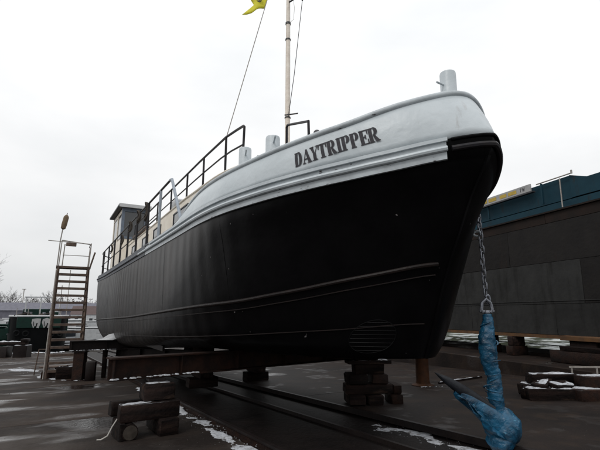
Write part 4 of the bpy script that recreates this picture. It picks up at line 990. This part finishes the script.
# things stored between cart and column
GQ = 'small timbers stored by the stairs'
block('short dark timber standing between the stairs and column', (-8.25, 16.2, gz(-8.2, 16.2)), (.55, .3, .42), .2, snow=.02, group=GQ)
block('low rusty block right of the stairs foot', (-8.95, 16.6, gz(-8.9, 16.6)), (.6, .35, .22), .1, m='rust', snow=.02, group=GQ)
block('upright dark post timber right of the square column', (-6.95, 16.3, gz(-6.9, 16.3)), (.14, .14, 1.05), .1, group=GQ)
block('tall rusty block in the gap right of the column', (-7.0, 15.4, gz(-7, 15.4)), (.3, .3, .62), .3, m='darksteel', group=GQ)
t = thing('mooring_post', 'thick brown timber mooring post at the left picture edge', 'post', (-25.6, 36.5, gz(-25.6, 36.5)), .2)
box('post', 'scaf', t, (0, 0, 1.3), (.8, .8, 2.6), cham=.06); box('cap', 'timber', t, (0, 0, 2.66), (.95, .95, .12), cham=.03); box('brace', 'timber', t, (.9, .1, .8), (1.4, .25, .25), tilt=(0, .5))
# left stack with snow
LX, LY = -20.6, 32.8; lgz = gz(LX, LY); GL = 'blocks of the small snowy stack on the far left'
block('left foot block of the snowy stack by the quay', (LX-.55, LY, lgz), (.5, .8, .75), .1, m='darksteel', group=GL)
block('right foot block of the snowy stack by the quay', (LX+.65, LY, lgz), (.9, .8, .85), .1, m='darksteel', snow=.03, group=GL)
block('snow topped beam bridging the two foot blocks by the quay', (LX-.1, LY, lgz+.86), (1.9, .5, .22), .1, snow=.08, group=GL)
block('small block on the right end of the snowy quay stack', (LX+.75, LY+.05, lgz+1.09), (.45, .5, .2), .1, m='darksteel', group=GL)
block('long low beam lying left of the snowy quay stack', (LX-3.0, LY+2, gz(LX-3, LY+2)), (3.0, .4, .3), .15, m='darksteel', snow=.05, group=GL)

# ------------------------------------------------------------------ harbour behind
def workboat():
    t = thing('green_barge', 'dark green and black work barge moored stern on behind the quay', 'boat', (-27.2, 47.0, -3.3), radians(31))
    Wd, Ln = 5.4, 17; rows = []
    for y in (0, .25, 1.2, 4, 10, 15, 17):
        k = 1 if y > 1.2 else (.72+.28*(y/1.2)**.5); k *= 1 if y < 12 else max(.05, 1-((y-12)/5)**2)
        rows.append([(-Wd/2*k*.75, y+.4, -.6), (-Wd/2*k*.95, y+.15, .8), (-Wd/2*k, y, 2.6), (-Wd/2*k, y-.1, 4.6)][::-1]+[(Wd/2*k*.75, y+.4, -.6), (Wd/2*k*.95, y+.15, .8), (Wd/2*k, y, 2.6), (Wd/2*k, y-.1, 4.6)])
    mb = MB().grid(rows); mb.f.append(tuple(range(7, -1, -1))); mb.s.append(False); mb.build('hull', 'blackboat', t)
    mb = MB(); 
    mb.box((0, -.12, 4.05), (Wd*.74, .1, 1.15), cham=.03); mb.build('transom_panel', 'green', t)
    box('deck', 'green', t, (0, 8, 4.62), (Wd*.9, 14, .08)); 
    MB().tube([(-Wd/2-.02, 1.2, 4.7), (-Wd/2*.74, -.12, 4.68), (Wd/2*.74, -.12, 4.68), (Wd/2+.02, 1.2, 4.7)], .10, 8).build('rubbing_strip', 'boatwhite', t)
    for s in (-1, 1):
        box('side_panel', 'green', t, (s*(Wd/2-.02), 6, 3.7), (.12, 10, 1.5))
    for s in (-1, 1):
        rr_ = random.Random(40+s); pts_ = [(x_+s*.47+.2+rr_.uniform(-.05, .05), z_+4.0+rr_.uniform(-.07, .07)) for x_, z_ in ((-.36, .42), (-.4, 0), (-.3, -.38), (-.2, -.52), (-.05, -.30), (.08, -.55), (.3, -.46), (.38, -.1), (.36, .38), (0, .48))]; n_ = len(pts_)
        MB().add([(x, -.26, z) for x, z in pts_]+[(x, -.18, z) for x, z in pts_], [tuple(range(n_))]+[(i, n_+i, n_+(i+1) % n_, (i+1) % n_) for i in range(n_)]).build('fender_board', 'boardwhite', t)
        MB().box((s*.48+.25, -.27, 3.78), (.10, .03, .42), tilt=(0, .2)).box((s*.48-.02, -.27, 3.9), (.05, .03, .5), tilt=(0, -.1)).build('fender_rope', 'blackboat', t)
    box('wheelhouse', 'green', t, (-.2, 5.5, 5.05), (2.8, 3, .8), cham=.04)
    rr_ = random.Random(5)
    for k in range(11): box('deck_box', rr_.choice(['blackboat', 'boatwhite', 'green', 'scaf', 'galv']), t, (rr_.uniform(-2.2, 2.2), rr_.uniform(.8, 3), 4.78+rr_.uniform(0, .15)), (rr_.uniform(.2, .7), .4, rr_.uniform(.2, .6)), rr_.uniform(0, 1), cham=.03)
    MB().tube([(-2.3, .2, 4.75), (-1.2, .3, 5.0), (-.4, .25, 4.72), (.7, .3, 4.95), (1.9, .2, 4.72)], .05, 6).build('mooring_rope', 'rope', t)
    for sx in (-1.9, -1.1, 1.2, 2.0): MB().tube([(sx, -.18, 3.0+.25*sin(sx*3)+.22*cos(a_)) if False else (sx+.24*cos(a_), -.28, 2.9+.15*sin(sx*3)+.24*sin(a_)) for a_ in np.linspace(0, 2*pi, 13)[:-1]], .09, 7, closed=True).build('tyre_fender', 'blackboat', t)
    fr_ = MB()
    for s in (-1.4, 0, 1.1): fr_.box((s, 3.0, 5.7), (.13, .13, 2.0))
    fr_.box((-.15, 3.0, 6.7), (2.8, .13, .16)); fr_.build('gantry', 'boatwhite', t)
    tube('davit', 'boatwhite', t, [(1.8, 2, 4.6), (1.8, 2, 6.6), (2.4, 2, 7.0)], .06, 6)
    tube('mast', 'scafpale', t, [(2.0, 5, 4.6), (2.0, 5, 8.2)], .05, 6)
    for k in range(5): tube('stanchion', 'scafpale', t, [(-2.1+k*1.0, .05, 4.7), (-2.1+k*1.0, .05, 5.5)], .03, 5)
    box('crate', 'boatwhite', t, (1.3, 2.2, 4.95), (.8, .7, .6), cham=.03)
workboat()
def small_boat(name, label, x, y, rz, L=8, m='boatwhite', cab='boatwhite', sc_=1.0, z=-3.3, mast=False):
    t = thing(name, label, 'boat', (x, y, z), rz, 'white boats moored beyond the scaffold stairs'); t.scale = (sc_,)*3
    rows = []
    for k in np.linspace(0, 1, 9):
        xx = -L/2+L*k; b = 1.35*(1-k**3.2)*(.85+.15*min(1, k*4)); h = 1.2+.6*k*k
        rows.append([(xx, -b, h), (xx, -b*.85, .5), (xx, -b*.3, -.2), (xx, b*.3, -.2), (xx, b*.85, .5), (xx, b, h)])
    mb = MB().grid(rows); mb.f.append((0, 1, 2, 3, 4, 5)); mb.s.append(False); mb.build('hull', m, t)
    MB().grid([[(r[0][0], r[0][1]*.97, r[0][2]-.05), (r[5][0], r[5][1]*.97, r[5][2]-.05)] for r in rows], False).build('deck', 'boatwhite', t)
    box('cabin', cab, t, (-.5, 0, 1.9), (L*.45, 1.9, 1.3), cham=.12); box('windscreen', 'glass', t, (-.5, 0, 2.12), (L*.46, 1.8, .42)); box('roof', cab, t, (-.7, 0, 2.62), (L*.42, 2.0, .10), cham=.03)
    tube('bow_rail', 'galv', t, [(L*.15, -1.1, 1.9), (L*.4, -.6, 2.2), (L*.48, 0, 2.3), (L*.4, .6, 2.2), (L*.15, 1.1, 1.9)], .03, 5)
    if mast: tube('mast', 'scafpale', t, [(0, 0, 1.2), (0, 0, 11)], .06, 6)
for i, (x, y, r, L, lab, s, mst_) in enumerate([
        (-38.6, 76, 2.2, 9, 'white cabin cruiser seen through the upper stair treads', 1.5, False),
        (-45.5, 82, .3, 9, 'white motor boat just left of the scaffold stairs', 1.5, False),
        (-34.5, 80, .5, 8, 'white boat in the gap between stairs and black stern', 1.4, False),
        (-57, 84, .2, 10, 'white boat far left behind the green barge', 1.5, False),
        (-50, 96, 2.9, 9, 'tall masted sailing boat in the harbour behind the green barge', 1.3, True),
        (-62, 100, .1, 10, 'leftmost low boat in the far harbour', 1.4, False)]):
    small_boat('moored_boat', lab, x, y, r, L, sc_=s, mast=mst_)
for i, (x, y, r_, L, lab, mt, cb, s__) in enumerate([
        (-39.5, 58, .5, 9, 'dark green launch moored at the far left behind the barge', 'green', 'green', 1.25),
        (-30.5, 56, 2.7, 8, 'black hulled boat with white cabin between green barge and stairs', 'blackboat', 'boatwhite', 1.15),
        (-27.5, 60, .2, 9, 'low black boat behind the scaffold stairs', 'blackboat', 'boatwhite', 1.2),
        (-44, 66, .1, 10, 'black boat with green cabin in the second row at the far left', 'blackboat', 'green', 1.3),
        (-36, 68, 2.9, 10, 'green boat with white cabin in the second row behind the barge', 'green', 'boatwhite', 1.35)]):
    small_boat('moored_boat', lab, x, y, r_, L, m=mt, cab=cb, sc_=s__)
def shed(label, x, y, rz, L, Wd, h, hr):
    t = thing('boat_shed', label, 'shed', (x, y, -3.0), rz, 'long sheds on the far bank')
    MB().box((0, 0, h/2), (L, Wd, h)).build('wall', 'roofgrey', t)
    r = MB().add([(-L/2-.3, -Wd/2-.4, h), (L/2+.3, -Wd/2-.4, h), (L/2+.3, 0, h+hr), (-L/2-.3, 0, h+hr), (L/2+.3, Wd/2+.4, h), (-L/2-.3, Wd/2+.4, h)], [(0, 1, 2, 3), (3, 2, 4, 5), (1, 4, 2), (0, 3, 5), (0, 5, 4, 1)]).build('roof', 'roofgrey', t)
    for k in range(int(L/8)): box('door', 'boatwhite' if k % 2 else 'dark', t, (-L/2+4+k*8, -Wd/2-.04, 1.6), (4.4, .1, 3.0))
shed('leftmost long grey violet shed on the far bank', -152, 168, radians(20), 44, 14, 6.0, 3.4)
shed('middle grey violet shed on the far bank behind the stairs', -106, 186, radians(22), 46, 14, 6.0, 3.2)
shed('grey violet shed on the far bank nearest the barge stern', -64, 206, radians(24), 30, 14, 5.5, 3.0)
shed('short grey shed on the far bank hidden behind the hull', -20, 220, radians(24), 34, 14, 5.5, 3.0)
# brick house with red roof seen through the stairs
t = thing('house', 'small house with reddish roof on the far bank', 'house', (-82, 172, -3.0), radians(15))
box('wall', 'boatwhite', t, (0, 0, 2.2), (9, 7, 4.4)); M['redroof'] = mat('red_tiles', (.10, .07, .068), (.08, .055, .053), .8, 2)
r = MB().add([(-4.8, -3.8, 4.4), (4.8, -3.8, 4.4), (4.8, 0, 7.6), (-4.8, 0, 7.6), (4.8, 3.8, 4.4), (-4.8, 3.8, 4.4)], [(0, 1, 2, 3), (3, 2, 4, 5), (1, 4, 2), (0, 3, 5)]).build('roof', 'redroof', t)
for x_ in (-2.5, 0, 2.5): box('window', 'glass', t, (x_, -3.53, 2.4), (1.1, .08, 1.2))

# ------------------------------------------------------------------ bare trees
def bare_tree_mesh(seed, h=12., levels_=5, spread=.55, n0=5):
    rr = random.Random(seed); trunk = MB(); crown = MB()
    def grow(p, d, L, r, lv, mb):
        pts = [p]; q = p
        for i in range(3):
            d = (d+Vector((rr.uniform(-.12, .12), rr.uniform(-.12, .12), rr.uniform(-.02, .10)))).normalized(); q = q+d*L/3; pts.append(q)
        mb.tube(pts, [r, r*.9, r*.78, r*.62], 5 if lv < 2 else 3, caps=False)
        if lv >= levels_: return
        nb_ = n0 if lv == 0 else rr.choice((2, 3, 3, 4))
        for k in range(nb_):
            i = rr.choice((1, 2, 3, 3)) if lv else rr.choice((2, 3, 3))
            a = rr.uniform(0, 2*pi); side = Vector((cos(a), sin(a), rr.uniform(.0, .5)))
            nd = (d*rr.uniform(.7, 1.2)+side*spread*rr.uniform(.7, 1.5)).normalized()
            grow(pts[i], nd, L*rr.uniform(.58, .78), max(r*.52, .022 if h > 11.5 else .008), lv+1, crown)
    grow(Vector((0, 0, 0)), Vector((0, 0, 1)), h*.36, h*.022, 0, trunk)
    return trunk, crown
protos = []
def tree_at(i, x, y, z, s, rz, label, group='bare trees on the far bank', seed=None):
    global protos
    if len(protos) < 4:
        t = thing('bare_tree', label, 'tree', (x, y, z), rz, group); a, b = bare_tree_mesh(20+len(protos), 12, 5)
        a.build('trunk', 'bark', t); b.build('crown', 'bark', t); protos.append(t)
    else: t = copy_tree(protos[i % 4]); t.location = (x, y, z); t.rotation_euler = (0, 0, rz); tag(t, label, 'tree', group)
    t.scale = (s,)*3
rr = random.Random(5)
for i in range(46):
    x = -205+i*4.6+rr.uniform(-1.8, 1.8); y = 262+rr.uniform(-16, 22)-x*.12*0+(-(x+120)*.25)
    tree_at(i, x, y, -3.0, rr.uniform(1.05, 1.6), rr.uniform(0, 6), 'leafless tree in the grey row on the far bank')
nt1 = thing('bare_tree', 'nearest leafless tree reaching in from the left picture edge', 'tree', (-39.6, 50.5, -1.9), 1.0)
a, b = bare_tree_mesh(77, 11, 6, .62, 6); a.build('trunk', 'bark', nt1); b.build('crown', 'bark', nt1)
# low hedge / scrub mass behind, colour lightened to stand for haze
hb = MB(); rr = random.Random(9)
for k in range(9000):
    x = rr.uniform(-230, 20); y = 272-(x+120)*.25+rr.uniform(-8, 30); z = -3+min(15.5, abs(rr.gauss(0, 1))*7.5)*(.75+.25*sin(x*.21)*sin(x*.083+1)); r = rr.uniform(.5, 1.2)
    d = Vector((rr.uniform(-1, 1), rr.uniform(-1, 1), rr.uniform(-1, 1))).normalized()*r; e_ = Vector((rr.uniform(-1, 1), rr.uniform(-1, 1), rr.uniform(-1, 1))).normalized()*r*.6
    c_ = Vector((x, y, z)); hb.add([c_-d, c_+e_, c_+d, c_-e_], [(0, 1, 2, 3)])
o = hb.build('scrub', mat('haze_grey_twigs', (.16, .145, .15), (.11, .10, .105), .95, .3, bump=0, spec=.1)); tag(o, 'haze grey winter scrub below the trees on the far bank', 'scrub', kind='stuff')
# lamp masts on the far bank
for i, x in enumerate((-118, -70)):
    t = thing('light_mast', ('slim light mast on the far bank left of the stairs', 'slim light mast on the far bank seen through the stairs')[i], 'mast', (x, 190, -3), 0, 'light masts on the far bank')
    tube('pole', 'scafpale', t, [(0, 0, 0), (0, 0, 15+3*i)], .16, 6); box('head', 'scafpale', t, (0, 0, 15+3*i), (1.4, .5, .3))
